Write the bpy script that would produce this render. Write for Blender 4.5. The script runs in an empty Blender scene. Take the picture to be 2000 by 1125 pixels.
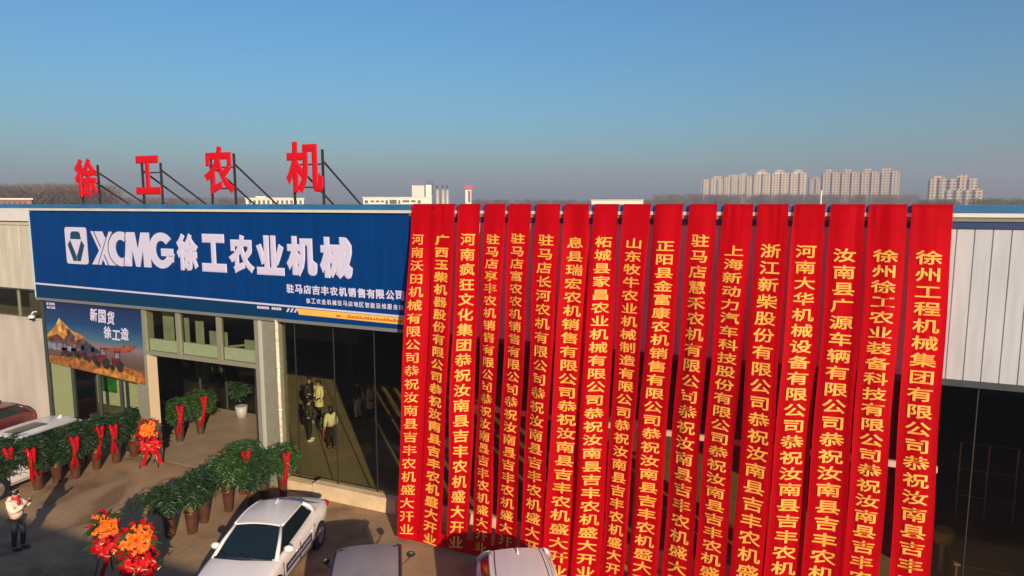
import bpy, bmesh, math, random
from mathutils import Vector, Matrix

random.seed(7)
sc = bpy.context.scene
COL = sc.collection
rad = math.radians

# ------------------------------------------------------------------ camera
PITCH = math.atan(167 / 1333)
YAW = rad(24)
CAM = Vector((0, -16.4, 9.2))
cd = bpy.data.cameras.new('camera')
cd.sensor_width = 36
cd.lens = 36 * 1333 / 2000
cd.clip_start = 0.1
cd.clip_end = 12000
co = bpy.data.objects.new('camera', cd)
COL.objects.link(co)
co.location = CAM
co.rotation_euler = (math.pi / 2 - PITCH, 0, YAW)
sc.camera = co

# ------------------------------------------------------------------ light
SUN_EL = 18.3
to_sun = Vector((0.71 * math.cos(rad(SUN_EL)), -0.705 * math.cos(rad(SUN_EL)), math.sin(rad(SUN_EL))))
w = bpy.data.worlds.new('World')
sc.world = w
w.use_nodes = True
nt = w.node_tree
bg = nt.nodes['Background']
sky = nt.nodes.new('ShaderNodeTexSky')
sky.sky_type = 'NISHITA'
sky.sun_disc = False
sky.sun_elevation = rad(SUN_EL)
sky.sun_rotation = math.atan2(0.71, -0.705)
sky.altitude = 0
sky.air_density = 1.5
sky.dust_density = 0.8
sky.ozone_density = 9.5
tint = nt.nodes.new('ShaderNodeMix')
tint.data_type = 'RGBA'
tint.blend_type = 'MULTIPLY'
tint.inputs[0].default_value = 1.0
tint.inputs[7].default_value = (0.93, 1.03, 0.98, 1)
nt.links.new(sky.outputs[0], tint.inputs[6])
nt.links.new(tint.outputs[2], bg.inputs[0])
bg.inputs[1].default_value = 0.095
sl = bpy.data.lights.new('sun', 'SUN')
sl.energy = 5.0
sl.angle = rad(0.5)
sl.color = (1.0, 0.80, 0.57)
so = bpy.data.objects.new('sun', sl)
COL.objects.link(so)
so.rotation_euler = to_sun.to_track_quat('Z', 'Y').to_euler()
so.location = (40, -40, 40)

sc.view_settings.view_transform = 'Standard'
sc.view_settings.look = 'None'
sc.view_settings.exposure = 0.42
sc.view_settings.gamma = 1
sc.cycles.max_bounces = 10
sc.cycles.transparent_max_bounces = 16
sc.cycles.volume_bounces = 0
sc.cycles.use_denoising = True

# ------------------------------------------------------------------ materials
MATS = {}


def mat(name, c, rough=0.6, metal=0.0, var=0.0, scale=6.0, bump=0.0, bscale=None, stretch=(1, 1, 1), coat=0.0, spec=0.5):
    if name in MATS:
        return MATS[name]
    m = bpy.data.materials.new(name)
    m.use_nodes = True
    t = m.node_tree
    b = t.nodes['Principled BSDF']
    b.inputs['Base Color'].default_value = (*c, 1)
    b.inputs['Roughness'].default_value = rough
    b.inputs['Metallic'].default_value = metal
    b.inputs['Coat Weight'].default_value = coat
    b.inputs['Specular IOR Level'].default_value = spec
    if var or bump:
        tc = t.nodes.new('ShaderNodeTexCoord')
        mp = t.nodes.new('ShaderNodeMapping')
        mp.inputs['Scale'].default_value = stretch
        t.links.new(tc.outputs['Object'], mp.inputs[0])
    if var:
        n = t.nodes.new('ShaderNodeTexNoise')
        n.inputs['Scale'].default_value = scale
        n.inputs['Detail'].default_value = 5
        t.links.new(mp.outputs[0], n.inputs['Vector'])
        r = t.nodes.new('ShaderNodeValToRGB')
        r.color_ramp.elements[0].position = 0.3
        r.color_ramp.elements[1].position = 0.72
        r.color_ramp.elements[0].color = (*[max(0, x * (1 - var)) for x in c], 1)
        r.color_ramp.elements[1].color = (*[min(1, x * (1 + var)) for x in c], 1)
        t.links.new(n.outputs['Fac'], r.inputs[0])
        t.links.new(r.outputs[0], b.inputs['Base Color'])
    if bump:
        n2 = t.nodes.new('ShaderNodeTexNoise')
        n2.inputs['Scale'].default_value = bscale or scale
        n2.inputs['Detail'].default_value = 4
        t.links.new(mp.outputs[0], n2.inputs['Vector'])
        bp = t.nodes.new('ShaderNodeBump')
        bp.inputs['Strength'].default_value = bump
        bp.inputs['Distance'].default_value = 0.05
        t.links.new(n2.outputs['Fac'], bp.inputs['Height'])
        t.links.new(bp.outputs[0], b.inputs['Normal'])
    MATS[name] = m
    return m


def glass_mat(name, tint, refl=0.06):
    m = bpy.data.materials.new(name)
    m.use_nodes = True
    t = m.node_tree
    t.nodes.remove(t.nodes['Principled BSDF'])
    out = t.nodes['Material Output']
    tr = t.nodes.new('ShaderNodeBsdfTransparent')
    tr.inputs[0].default_value = (*tint, 1)
    gl = t.nodes.new('ShaderNodeBsdfGlossy')
    gl.inputs['Roughness'].default_value = 0.015
    gl.inputs[0].default_value = (0.9, 0.9, 0.9, 1)
    fr = t.nodes.new('ShaderNodeLayerWeight')       # Schlick reflectance of one face of the pane
    pw = t.nodes.new('ShaderNodeMath')
    pw.operation = 'POWER'
    pw.inputs[1].default_value = 5.0
    t.links.new(fr.outputs['Facing'], pw.inputs[0])
    ad = t.nodes.new('ShaderNodeMath')
    ad.operation = 'MULTIPLY_ADD'
    ad.inputs[1].default_value = 0.9
    ad.inputs[2].default_value = refl
    ad.use_clamp = True
    mx = t.nodes.new('ShaderNodeMixShader')
    t.links.new(pw.outputs[0], ad.inputs[0])
    t.links.new(ad.outputs[0], mx.inputs[0])
    t.links.new(tr.outputs[0], mx.inputs[1])
    t.links.new(gl.outputs[0], mx.inputs[2])
    t.links.new(mx.outputs[0], out.inputs[0])
    return m


def cloth_mat(name, c, transl=0.25):
    m = bpy.data.materials.new(name)
    m.use_nodes = True
    t = m.node_tree
    b = t.nodes['Principled BSDF']
    out = t.nodes['Material Output']
    b.inputs['Base Color'].default_value = (*c, 1)
    b.inputs['Roughness'].default_value = 0.55
    b.inputs['Specular IOR Level'].default_value = 0.06
    tc = t.nodes.new('ShaderNodeTexCoord')
    mp = t.nodes.new('ShaderNodeMapping')
    mp.inputs['Scale'].default_value = (7, 7, 0.35)
    n = t.nodes.new('ShaderNodeTexNoise')
    n.inputs['Scale'].default_value = 1.0
    n.inputs['Detail'].default_value = 3
    bp = t.nodes.new('ShaderNodeBump')
    bp.inputs['Strength'].default_value = 0.22
    bp.inputs['Distance'].default_value = 0.03
    t.links.new(tc.outputs['Object'], mp.inputs[0])
    t.links.new(mp.outputs[0], n.inputs['Vector'])
    t.links.new(n.outputs['Fac'], bp.inputs['Height'])
    t.links.new(bp.outputs[0], b.inputs['Normal'])
    tl = t.nodes.new('ShaderNodeBsdfTranslucent')
    tl.inputs[0].default_value = (*c, 1)
    mx = t.nodes.new('ShaderNodeMixShader')
    mx.inputs[0].default_value = transl
    t.links.new(b.outputs[0], mx.inputs[1])
    t.links.new(tl.outputs[0], mx.inputs[2])
    t.links.new(mx.outputs[0], out.inputs[0])
    return m


M_RED = cloth_mat('red banner cloth', (0.72, 0.001, 0.010), 0.52)
M_RIBBON = cloth_mat('red ribbon satin', (0.45, 0.006, 0.012), 0.12)
M_RIBBON.node_tree.nodes['Principled BSDF'].inputs['Roughness'].default_value = 0.25
M_GOLD = mat('yellow banner lettering', (0.92, 0.39, 0.055), 0.6, var=0.12, scale=3)
M_GLASS = glass_mat('tinted shop glass', (0.83, 0.845, 0.74), 0.03)
M_CARGLASS = mat('dark car glass', (0.008, 0.016, 0.020), 0.06, spec=0.6)
M_SIGN = mat('blue sign vinyl', (0.0003, 0.037, 0.170), 0.55, spec=0.06, var=0.12, scale=1.2, bump=0.14, bscale=1.5, stretch=(5, 1, 0.4))
M_LETTER = mat('white sign lettering', (0.56, 0.53, 0.70), 0.5)
M_WHITE = mat('white painted metal', (0.62, 0.60, 0.58), 0.45, var=0.06, scale=3)
M_CREAM = mat('cream panel', (0.50, 0.46, 0.38), 0.55, var=0.12, scale=1.8, stretch=(3, 1, 0.4))
M_BEIGE = mat('beige render', (0.47, 0.41, 0.355), 0.85, var=0.13, scale=0.9, stretch=(1.6, 1, 0.5), bump=0.1, bscale=30)
M_FRAME = mat('pale grey aluminium', (0.27, 0.265, 0.195), 0.4, 0.2, var=0.08, scale=4)
M_DARKTRIM = mat('dark grey trim', (0.045, 0.055, 0.06), 0.5, var=0.15, scale=5)
M_BLUE = mat('blue roof metal', (0.022, 0.13, 0.29), 0.4, var=0.25, scale=0.7, stretch=(1, 1, 3))
M_STEEL = mat('dark rusty steel', (0.03, 0.02, 0.02), 0.6, var=0.4, scale=8)
M_CURB = mat('sandy concrete sill', (0.62, 0.47, 0.29), 0.85, var=0.14, scale=2.5, bump=0.25, bscale=14)
M_FLOOR = mat('showroom floor tile', (0.34, 0.26, 0.17), 0.45, var=0.12, scale=1.2)
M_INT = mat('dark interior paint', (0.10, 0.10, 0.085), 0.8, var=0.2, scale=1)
M_REDLETTER = mat('red painted letter', (0.55, 0.004, 0.012), 0.5, spec=0.2, var=0.06, scale=3)
M_YELLOW = mat('yellow sign strip', (0.80, 0.46, 0.07), 0.5, var=0.05, scale=4)
M_CARWHITE = mat('white car paint', (0.74, 0.72, 0.72), 0.25, coat=0.6)
M_MAROON = mat('maroon car paint', (0.09, 0.012, 0.015), 0.25, coat=0.6)
M_TYRE = mat('black rubber', (0.015, 0.015, 0.016), 0.85, var=0.2, scale=20)
M_RIM = mat('silver alloy', (0.45, 0.45, 0.46), 0.35, 0.8)
M_CHROME = mat('bright rail metal', (0.75, 0.75, 0.76), 0.3, 0.6)
M_BLACK = mat('black plastic', (0.012, 0.012, 0.013), 0.5)
M_STICKER = mat('navy door sticker', (0.03, 0.03, 0.09), 0.5)
M_POT = mat('dark brown glazed pot', (0.085, 0.034, 0.02), 0.3, var=0.3, scale=5)
M_SOIL = mat('soil', (0.04, 0.025, 0.015), 0.95, var=0.3, scale=20)
M_STEM = mat('yellow green stem', (0.22, 0.20, 0.05), 0.6, var=0.25, scale=10)
M_WOOD = mat('dark bamboo', (0.10, 0.055, 0.025), 0.7, var=0.3, scale=9)
M_ORANGE = mat('orange petals', (0.88, 0.20, 0.012), 0.6, var=0.18, scale=9)
M_REDFLOWER = mat('red petals', (0.68, 0.012, 0.02), 0.55, var=0.2, scale=9)
M_GOLDFOIL = mat('gold foil ribbon', (0.85, 0.52, 0.16), 0.3, 0.3)
M_SKIN = mat('skin', (0.50, 0.30, 0.21), 0.55)
M_HAIR = mat('black hair', (0.012, 0.010, 0.009), 0.45)
M_BTRUNK = mat('bare winter twigs', (0.11, 0.085, 0.068), 0.9, var=0.25, scale=0.2)


def leaf_mat(name, a, b):
    m = bpy.data.materials.new(name)
    m.use_nodes = True
    t = m.node_tree
    p = t.nodes['Principled BSDF']
    p.inputs['Roughness'].default_value = 0.42
    g = t.nodes.new('ShaderNodeNewGeometry')
    r = t.nodes.new('ShaderNodeValToRGB')
    r.color_ramp.elements[0].color = (*a, 1)
    r.color_ramp.elements[1].color = (*b, 1)
    t.links.new(g.outputs['Random Per Island'], r.inputs[0])
    t.links.new(r.outputs[0], p.inputs['Base Color'])
    return m


M_LEAF = leaf_mat('glossy green leaf', (0.006, 0.024, 0.008), (0.024, 0.062, 0.014))
M_LEAF2 = leaf_mat('bright green leaf', (0.008, 0.038, 0.006), (0.038, 0.10, 0.016))


def ground_mat():
    m = bpy.data.materials.new('dusty brown concrete lot')
    m.use_nodes = True
    t = m.node_tree
    p = t.nodes['Principled BSDF']
    p.inputs['Roughness'].default_value = 0.9
    tc = t.nodes.new('ShaderNodeTexCoord')
    n = t.nodes.new('ShaderNodeTexNoise')
    n.inputs['Scale'].default_value = 0.35
    n.inputs['Detail'].default_value = 8
    n.inputs['Roughness'].default_value = 0.6
    t.links.new(tc.outputs['Object'], n.inputs['Vector'])
    r = t.nodes.new('ShaderNodeValToRGB')
    r.color_ramp.elements[0].position = 0.3
    r.color_ramp.elements[1].position = 0.7
    r.color_ramp.elements[0].color = (0.29, 0.185, 0.098, 1)
    r.color_ramp.elements[1].color = (0.38, 0.250, 0.132, 1)
    t.links.new(n.outputs['Fac'], r.inputs[0])
    # fine dirt speckle
    n2 = t.nodes.new('ShaderNodeTexNoise')
    n2.inputs['Scale'].default_value = 9
    n2.inputs['Detail'].default_value = 6
    t.links.new(tc.outputs['Object'], n2.inputs['Vector'])
    mx = t.nodes.new('ShaderNodeMix')
    mx.data_type = 'RGBA'
    mx.blend_type = 'MULTIPLY'
    mx.inputs[0].default_value = 0.35
    t.links.new(r.outputs[0], mx.inputs[6])
    t.links.new(n2.outputs['Color'], mx.inputs[7])
    r2 = t.nodes.new('ShaderNodeValToRGB')
    r2.color_ramp.elements[0].color = (0.55, 0.55, 0.55, 1)
    r2.color_ramp.elements[1].color = (1, 1, 1, 1)
    r2.color_ramp.elements[0].position = 0.3
    r2.color_ramp.elements[1].position = 0.6
    t.links.new(n2.outputs['Fac'], r2.inputs[0])
    t.links.new(r2.outputs[0], mx.inputs[7])
    # oil and water stains, paler dust drifts
    n3 = t.nodes.new('ShaderNodeTexNoise')
    n3.inputs['Scale'].default_value = 0.55
    n3.inputs['Detail'].default_value = 9
    n3.inputs['Distortion'].default_value = 1.2
    t.links.new(tc.outputs['Object'], n3.inputs['Vector'])
    r3 = t.nodes.new('ShaderNodeValToRGB')
    r3.color_ramp.elements[0].position = 0.36
    r3.color_ramp.elements[0].color = (0.62, 0.58, 0.55, 1)
    r3.color_ramp.elements[1].position = 0.50
    r3.color_ramp.elements[1].color = (1, 1, 1, 1)
    e3 = r3.color_ramp.elements.new(0.68)
    e3.color = (1.18, 1.16, 1.13, 1)
    t.links.new(n3.outputs['Fac'], r3.inputs[0])
    mx3 = t.nodes.new('ShaderNodeMix')
    mx3.data_type = 'RGBA'
    mx3.blend_type = 'MULTIPLY'
    mx3.inputs[0].default_value = 1.0
    t.links.new(mx.outputs[2], mx3.inputs[6])
    t.links.new(r3.outputs[0], mx3.inputs[7])
    # hairline cracks
    vo = t.nodes.new('ShaderNodeTexVoronoi')
    vo.feature = 'DISTANCE_TO_EDGE'
    vo.inputs['Scale'].default_value = 0.33
    vw = t.nodes.new('ShaderNodeMix')
    vw.data_type = 'RGBA'
    vw.inputs[0].default_value = 0.18
    t.links.new(tc.outputs['Object'], vw.inputs[6])
    t.links.new(n3.outputs['Color'], vw.inputs[7])
    t.links.new(vw.outputs[2], vo.inputs['Vector'])
    r4 = t.nodes.new('ShaderNodeValToRGB')
    r4.color_ramp.elements[0].position = 0.0
    r4.color_ramp.elements[0].color = (0.45, 0.43, 0.42, 1)
    r4.color_ramp.elements[1].position = 0.006
    r4.color_ramp.elements[1].color = (1, 1, 1, 1)
    t.links.new(vo.outputs['Distance'], r4.inputs[0])
    mx4 = t.nodes.new('ShaderNodeMix')
    mx4.data_type = 'RGBA'
    mx4.blend_type = 'MULTIPLY'
    mx4.inputs[0].default_value = 0.22
    t.links.new(mx3.outputs[2], mx4.inputs[6])
    t.links.new(r4.outputs[0], mx4.inputs[7])
    # slab joints
    br = t.nodes.new('ShaderNodeTexBrick')
    br.offset = 0.0
    br.inputs['Scale'].default_value = 1.0
    br.inputs['Brick Width'].default_value = 5.0
    br.inputs['Row Height'].default_value = 4.0
    br.inputs['Mortar Size'].default_value = 0.018
    br.inputs['Color1'].default_value = (1, 1, 1, 1)
    br.inputs['Color2'].default_value = (0.95, 0.95, 0.95, 1)
    br.inputs['Mortar'].default_value = (0.6, 0.6, 0.6, 1)
    t.links.new(tc.outputs['Object'], br.inputs['Vector'])
    mx2 = t.nodes.new('ShaderNodeMix')
    mx2.data_type = 'RGBA'
    mx2.blend_type = 'MULTIPLY'
    mx2.inputs[0].default_value = 0.35
    t.links.new(mx4.outputs[2], mx2.inputs[6])
    t.links.new(br.outputs[0], mx2.inputs[7])
    t.links.new(mx2.outputs[2], p.inputs['Base Color'])
    bp = t.nodes.new('ShaderNodeBump')
    bp.inputs['Strength'].default_value = 0.25
    bp.inputs['Distance'].default_value = 0.02
    t.links.new(n2.outputs['Fac'], bp.inputs['Height'])
    t.links.new(bp.outputs[0], p.inputs['Normal'])
    return m


# ------------------------------------------------------------------ mesh helpers
class MB:
    def __init__(s):
        s.v = []
        s.f = []

    def add(s, vs, fs):
        o = len(s.v)
        s.v += [tuple(p) for p in vs]
        s.f += [tuple(o + i for i in f) for f in fs]
        return s

    def box(s, x0, x1, y0, y1, z0, z1):
        return s.add([(x0, y0, z0), (x1, y0, z0), (x1, y1, z0), (x0, y1, z0), (x0, y0, z1), (x1, y0, z1), (x1, y1, z1), (x0, y1, z1)],
                     [(0, 3, 2, 1), (4, 5, 6, 7), (0, 1, 5, 4), (1, 2, 6, 5), (2, 3, 7, 6), (3, 0, 4, 7)])

    def tube(s, pts, r, n=8, cap=True):
        pts = [Vector(p) for p in pts]
        rs = r if isinstance(r, (list, tuple)) else [r] * len(pts)
        rings = []
        for i, p in enumerate(pts):
            d = (pts[min(i + 1, len(pts) - 1)] - pts[max(i - 1, 0)]).normalized()
            a = d.cross(Vector((0, 0, 1)))
            if a.length < 0.05:
                a = d.cross(Vector((1, 0, 0)))
            a.normalize()
            b = d.cross(a)
            rings.append([p + (a * math.cos(2 * math.pi * k / n) + b * math.sin(2 * math.pi * k / n)) * rs[i] for k in range(n)])
        vs = [q for R in rings for q in R]
        fs = []
        for i in range(len(pts) - 1):
            for k in range(n):
                fs.append((i * n + k, i * n + (k + 1) % n, (i + 1) * n + (k + 1) % n, (i + 1) * n + k))
        if cap:
            fs.append(tuple(range(n)))
            fs.append(tuple((len(pts) - 1) * n + k for k in reversed(range(n))))
        return s.add(vs, fs)

    def ellipsoid(s, c, r, nu=12, nv=8, rot=None):
        vs = []
        for j in range(nv + 1):
            th = math.pi * j / nv
            for i in range(nu):
                ph = 2 * math.pi * i / nu
                q = Vector((r[0] * math.sin(th) * math.cos(ph), r[1] * math.sin(th) * math.sin(ph), r[2] * math.cos(th)))
                if rot:
                    q = rot @ q
                vs.append(Vector(c) + q)
        fs = []
        for j in range(nv):
            for i in range(nu):
                fs.append((j * nu + i, (j + 1) * nu + i, (j + 1) * nu + (i + 1) % nu, j * nu + (i + 1) % nu))
        return s.add(vs, fs)

    def lathe(s, prof, n=16, c=(0, 0, 0)):
        vs = []
        for r, z in prof:
            for k in range(n):
                a = 2 * math.pi * k / n
                vs.append((c[0] + r * math.cos(a), c[1] + r * math.sin(a), c[2] + z))
        fs = []
        for i in range(len(prof) - 1):
            for k in range(n):
                fs.append((i * n + k, i * n + (k + 1) % n, (i + 1) * n + (k + 1) % n, (i + 1) * n + k))
        return s.add(vs, fs)

    def prism_y(s, poly, y0, y1):
        """polygon of (x, z) pushed from y0 (front) to y1 (back)"""
        n = len(poly)
        vs = [(x, y0, z) for x, z in poly] + [(x, y1, z) for x, z in poly]
        fs = [tuple(range(n)), tuple(range(2 * n - 1, n - 1, -1))]
        for i in range(n):
            j = (i + 1) % n
            fs.append((i, i + n, j + n, j))
        return s.add(vs, fs)

    def grid(s, rows, closed=False):
        n = len(rows[0])
        vs = [p for r in rows for p in r]
        fs = []
        for i in range(len(rows) - 1):
            for k in range(n if closed else n - 1):
                fs.append((i * n + k, i * n + (k + 1) % n, (i + 1) * n + (k + 1) % n, (i + 1) * n + k))
        return s.add(vs, fs)

    def mesh(s, name, m, smooth=False, off=(0, 0, 0), fix=True):
        me = bpy.data.meshes.new(name)
        me.from_pydata([(p[0] - off[0], p[1] - off[1], p[2] - off[2]) for p in s.v], [], s.f)
        if fix:
            bm = bmesh.new()
            bm.from_mesh(me)
            bmesh.ops.recalc_face_normals(bm, faces=bm.faces)
            bm.to_mesh(me)
            bm.free()
        me.materials.append(m)
        if smooth:
            for p in me.polygons:
                p.use_smooth = True
        return me


def wloc(o):
    v = Vector((0, 0, 0))
    while o is not None:
        v += o.location
        o = o.parent
    return v


def obj(name, mb, m, parent=None, smooth=False, world=True, fix=True):
    """one mesh object; geometry given in world metres unless world is False (then in its thing's own frame)"""
    off = wloc(parent) if (parent is not None and world) else (0, 0, 0)
    me = mb.mesh(name, m, smooth, off, fix) if isinstance(mb, MB) else mb
    o = bpy.data.objects.new(name, me)
    COL.objects.link(o)
    o.parent = parent
    return o


def tag(o, label=None, cat=None, group=None, kind=None):
    if label:
        o['label'] = label
    if cat:
        o['category'] = cat
    if group:
        o['group'] = group
    if kind:
        o['kind'] = kind
    return o


def thing(name, label, cat, loc=(0, 0, 0), rz=0.0, group=None):
    o = bpy.data.objects.new(name, None)
    o.empty_display_size = 0.2
    COL.objects.link(o)
    o.location = loc
    o.rotation_euler = (0, 0, rz)
    return tag(o, label, cat, group)


def dup(root, loc, rz=0.0, label=None, scale=None):
    def cp(o, parent):
        c = o.copy()
        COL.objects.link(c)
        c.parent = parent
        for ch in list(o.children):
            cp(ch, c)
        return c
    r = cp(root, None)
    r.location = loc
    r.rotation_euler = (0, 0, rz)
    if scale:
        r.scale = (scale[0], scale[0], scale[1])
    if label:
        r['label'] = label
    return r


# glyph outlines of the built-in font, thickened by the curve bevel
_gl = {}
_fc = bpy.data.curves.new('glyph_source', 'FONT')
_fc.resolution_u = 3
_fo = bpy.data.objects.new('glyph_source', _fc)
COL.objects.link(_fo)


def glyph(ch, bold, res=0):
    k = (ch, bold, res)
    if k not in _gl:
        _fc.body = ch
        _fc.bevel_depth = bold
        _fc.bevel_resolution = res
        _fo.update_tag()
        dg = bpy.context.evaluated_depsgraph_get()
        dg.update()
        me = bpy.data.meshes.new_from_object(_fo.evaluated_get(dg))
        _gl[k] = ([tuple(v.co) for v in me.vertices], [tuple(p.vertices) for p in me.polygons])
        bpy.data.meshes.remove(me)
    return _gl[k]


def text_on(mb, s, x0, x1, z0, z1, y, bold=0.03, depth=0.01, res=0, italic=0.0):
    """one character (or word) fitted to the box x0..x1, z0..z1 on the plane y, facing -y"""
    vs, fs = glyph(s, bold, res)
    a0 = min(v[0] for v in vs); a1 = max(v[0] for v in vs)
    b0 = min(v[1] for v in vs); b1 = max(v[1] for v in vs)
    c1 = max(abs(v[2]) for v in vs) or 1
    out = []
    for v in vs:
        fx = (v[0] - a0) / (a1 - a0)
        fz = (v[1] - b0) / (b1 - b0)
        out.append((x0 + fx * (x1 - x0) + italic * (fz - 0.5), y - v[2] / c1 * depth, z0 + fz * (z1 - z0)))
    mb.add(out, fs)


# ------------------------------------------------------------------ ground
g = MB()
g.add([(-6000, -1500, 0), (6000, -1500, 0), (6000, 6000, 0), (-6000, 6000, 0)], [(0, 1, 2, 3)])
tag(obj('ground', g, ground_mat()), kind='structure')

# ------------------------------------------------------------------ showroom building
XL, XR = -40.0, 14.0
bld = thing('showroom_building', 'long low showroom with white metal panels, blue roof edge and tall tinted glass front', 'building', (-12, 0, 0))

f = MB(); f.box(-28.0, XR - 0.2, 0.02, 24, -0.2, 0.012)
obj('floor', f, M_FLOOR, bld)
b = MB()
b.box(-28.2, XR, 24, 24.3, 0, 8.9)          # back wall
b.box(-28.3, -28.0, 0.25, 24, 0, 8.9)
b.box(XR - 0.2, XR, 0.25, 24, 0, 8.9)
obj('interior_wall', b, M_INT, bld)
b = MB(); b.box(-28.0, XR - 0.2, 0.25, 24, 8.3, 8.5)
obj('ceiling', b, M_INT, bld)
# roof: low flat deck behind the blue fascia
b = MB(); b.box(XL, XR, 0.05, 25, 8.9, 9.08)
obj('roof', b, mat('grey roof sheet', (0.22, 0.24, 0.26), 0.6, var=0.15, scale=0.5), bld)
b = MB(); b.box(XL, XR, -0.11, 0.05, 8.99, 9.14)
obj('roof_edge', b, M_BLUE, bld)
b = MB(); b.box(-27.3, XR, -0.13, 0.02, 8.905, 8.985)
obj('gutter', b, mat('bright gutter metal', (0.70, 0.66, 0.58), 0.4, 0.2, var=0.08, scale=2), bld)
b = MB(); b.box(XL, -27.3, -0.15, 0.02, 8.50, 8.985)
obj('gutter', b, M_WHITE, bld)
b = MB(); b.box(-10.4, XR, -0.09, 0.03, 8.82, 8.90)
obj('gutter_underside', b, mat('grey underside', (0.20, 0.19, 0.17), 0.6, var=0.1), bld)
b = MB(); b.box(-10.4, XR, -0.05, 0.0, 8.68, 8.80)
obj('panel_cap', b, mat('navy cap strip', (0.012, 0.035, 0.12), 0.5), bld)


def ribbed(x0, x1, z0, z1, y, pitch, depth=0.025, gw=0.03):
    mb = MB()
    xs = []
    x = x0
    while x < x1 - 1e-6:
        e = min(x + pitch, x1)
        xs += [(x, y), (max(x, e - gw), y)]
        if e < x1 - 1e-6:
            xs += [(e - gw * 0.75, y + depth), (e - gw * 0.25, y + depth)]
        else:
            xs.append((x1, y))
        x = e
    mb.grid([[(a, q, z0) for a, q in xs], [(a, q, z1) for a, q in xs]])
    return mb


b = ribbed(-10.4, XR, 5.55, 8.68, 0.0, 0.31, 0.02, 0.024)
b.box(-10.4, XR, 0.04, 0.25, 5.55, 8.9)
obj('wall_panel', b, mat('grey white corrugated metal', (0.46, 0.475, 0.51), 0.45, var=0.11, scale=1.6, stretch=(3, 1, 0.35), bump=0.08, bscale=2), bld)
b = MB(); b.box(-27.2, -10.4, 0.04, 0.25, 5.68, 8.9)
obj('wall', b, M_DARKTRIM, bld)
b = MB(); b.box(-10.35, XR, -0.06, 0.04, 5.42, 5.55)
obj('panel_base_trim', b, M_DARKTRIM, bld)
# left wing
b = ribbed(XL, -27.42, 5.86, 8.34, 0.02, 0.62, 0.03, 0.035)
b.box(XL, -27.3, 0.06, 0.25, 5.82, 8.9)
b.box(XL, -27.3, -0.03, 0.055, 8.345, 8.495)
b.box(-27.41, -27.26, -0.03, 0.055, 5.84, 8.34)
obj('wall_panel', b, M_CREAM, bld)
b = MB(); b.box(XL, -27.36, 0.0, 0.055, 5.80, 5.858)
obj('panel_base_trim', b, M_DARKTRIM, bld)
b = MB(); b.box(XL, -27.2, 0.0, 0.25, 0, 4.68)
obj('lower_wall', b, M_BEIGE, bld)
b = MB(); b.box(XL, -27.2, -0.04, -0.002, 4.66, 4.74)
obj('window_sill', b, M_BEIGE, bld)
for x0, x1 in ((-33.5, -30.9), (-30.8, -28.72), (-28.64, -27.3)):
    b = MB(); b.box(x0, x1, 0.10, 0.112, 4.75, 5.80)
    obj('window', b, M_GLASS, bld)
for x in (-30.85, -28.68):
    b = MB(); b.box(x - 0.035, x + 0.035, 0.05, 0.13, 4.745, 5.798)
    obj('window_mullion', b, M_FRAME, bld)
b = MB(); b.box(XL, -33.5, 0.0, 0.25, 4.75, 5.8)
b.box(XL, -28.31, 3.0, 3.15, 4.0, 8.0)
obj('interior_wall', b, M_INT, bld)

# entrance portal
def post(x0, x1, z1, y0=-0.04, y1=0.30):
    mb = MB(); mb.box(x0, x1, y0, y1, 0, z1)
    return mb


obj('door_post', post(-22.02, -21.42, 5.56), M_FRAME, bld)
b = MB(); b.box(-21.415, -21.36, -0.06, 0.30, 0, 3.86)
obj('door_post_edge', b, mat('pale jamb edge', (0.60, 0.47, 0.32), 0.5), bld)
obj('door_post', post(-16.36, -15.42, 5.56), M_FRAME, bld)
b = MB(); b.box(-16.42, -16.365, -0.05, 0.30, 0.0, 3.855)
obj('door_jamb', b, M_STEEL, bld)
b = MB(); b.box(-16.16, -16.04, -0.075, -0.042, 0.02, 5.55)
obj('post_strip', b, mat('light strip', (0.52, 0.52, 0.47), 0.4, 0.2), bld)
b = MB(); b.tube([(-15.36, -0.10, 0.05), (-15.36, -0.10, 5.55)], 0.055, 10)
for z in (1.2, 2.6, 4.0):
    b.box(-15.43, -15.29, -0.165, -0.03, z, z + 0.05)
obj('drain_pipe', b, mat('worn cream pipe', (0.62, 0.56, 0.42), 0.5, var=0.3, scale=6), bld, True)
b = MB(); b.box(-21.42, -16.36, -0.03, 0.25, 3.86, 4.0)
obj('door_header', b, M_FRAME, bld)
for x in (-19.84, -17.95):
    b = MB(); b.box(x - 0.09, x + 0.09, -0.02, 0.12, 4.0, 5.56)
    obj('window_mullion', b, M_FRAME, bld)
for x0, x1 in ((-21.42, -19.93), (-19.75, -18.04), (-17.86, -16.36)):
    b = MB(); b.box(x0, x1, 0.05, 0.062, 4.0, 5.56)
    obj('transom_window', b, M_GLASS, bld)
    b = MB(); b.box(x0 + 0.02, x1 - 0.02, 0.10, 0.2, 4.01, 4.42)
    obj('transom_panel', b, mat('pale transom panel', (0.58, 0.64, 0.66), 0.6, var=0.06), bld)
for x0, x1, z1 in ((-21.25, -20.75, 5.5), (-20.45, -20.0, 5.2), (-19.65, -19.3, 5.1), (-19.0, -18.2, 4.8), (-17.4, -16.5, 4.62)):
    b = MB(); b.box(x0, x1, 0.55, 0.6, 4.2, z1)
    obj('transom_board', b, mat('grey green board', (0.30, 0.34, 0.28), 0.7, var=0.2, scale=2), bld)
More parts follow.
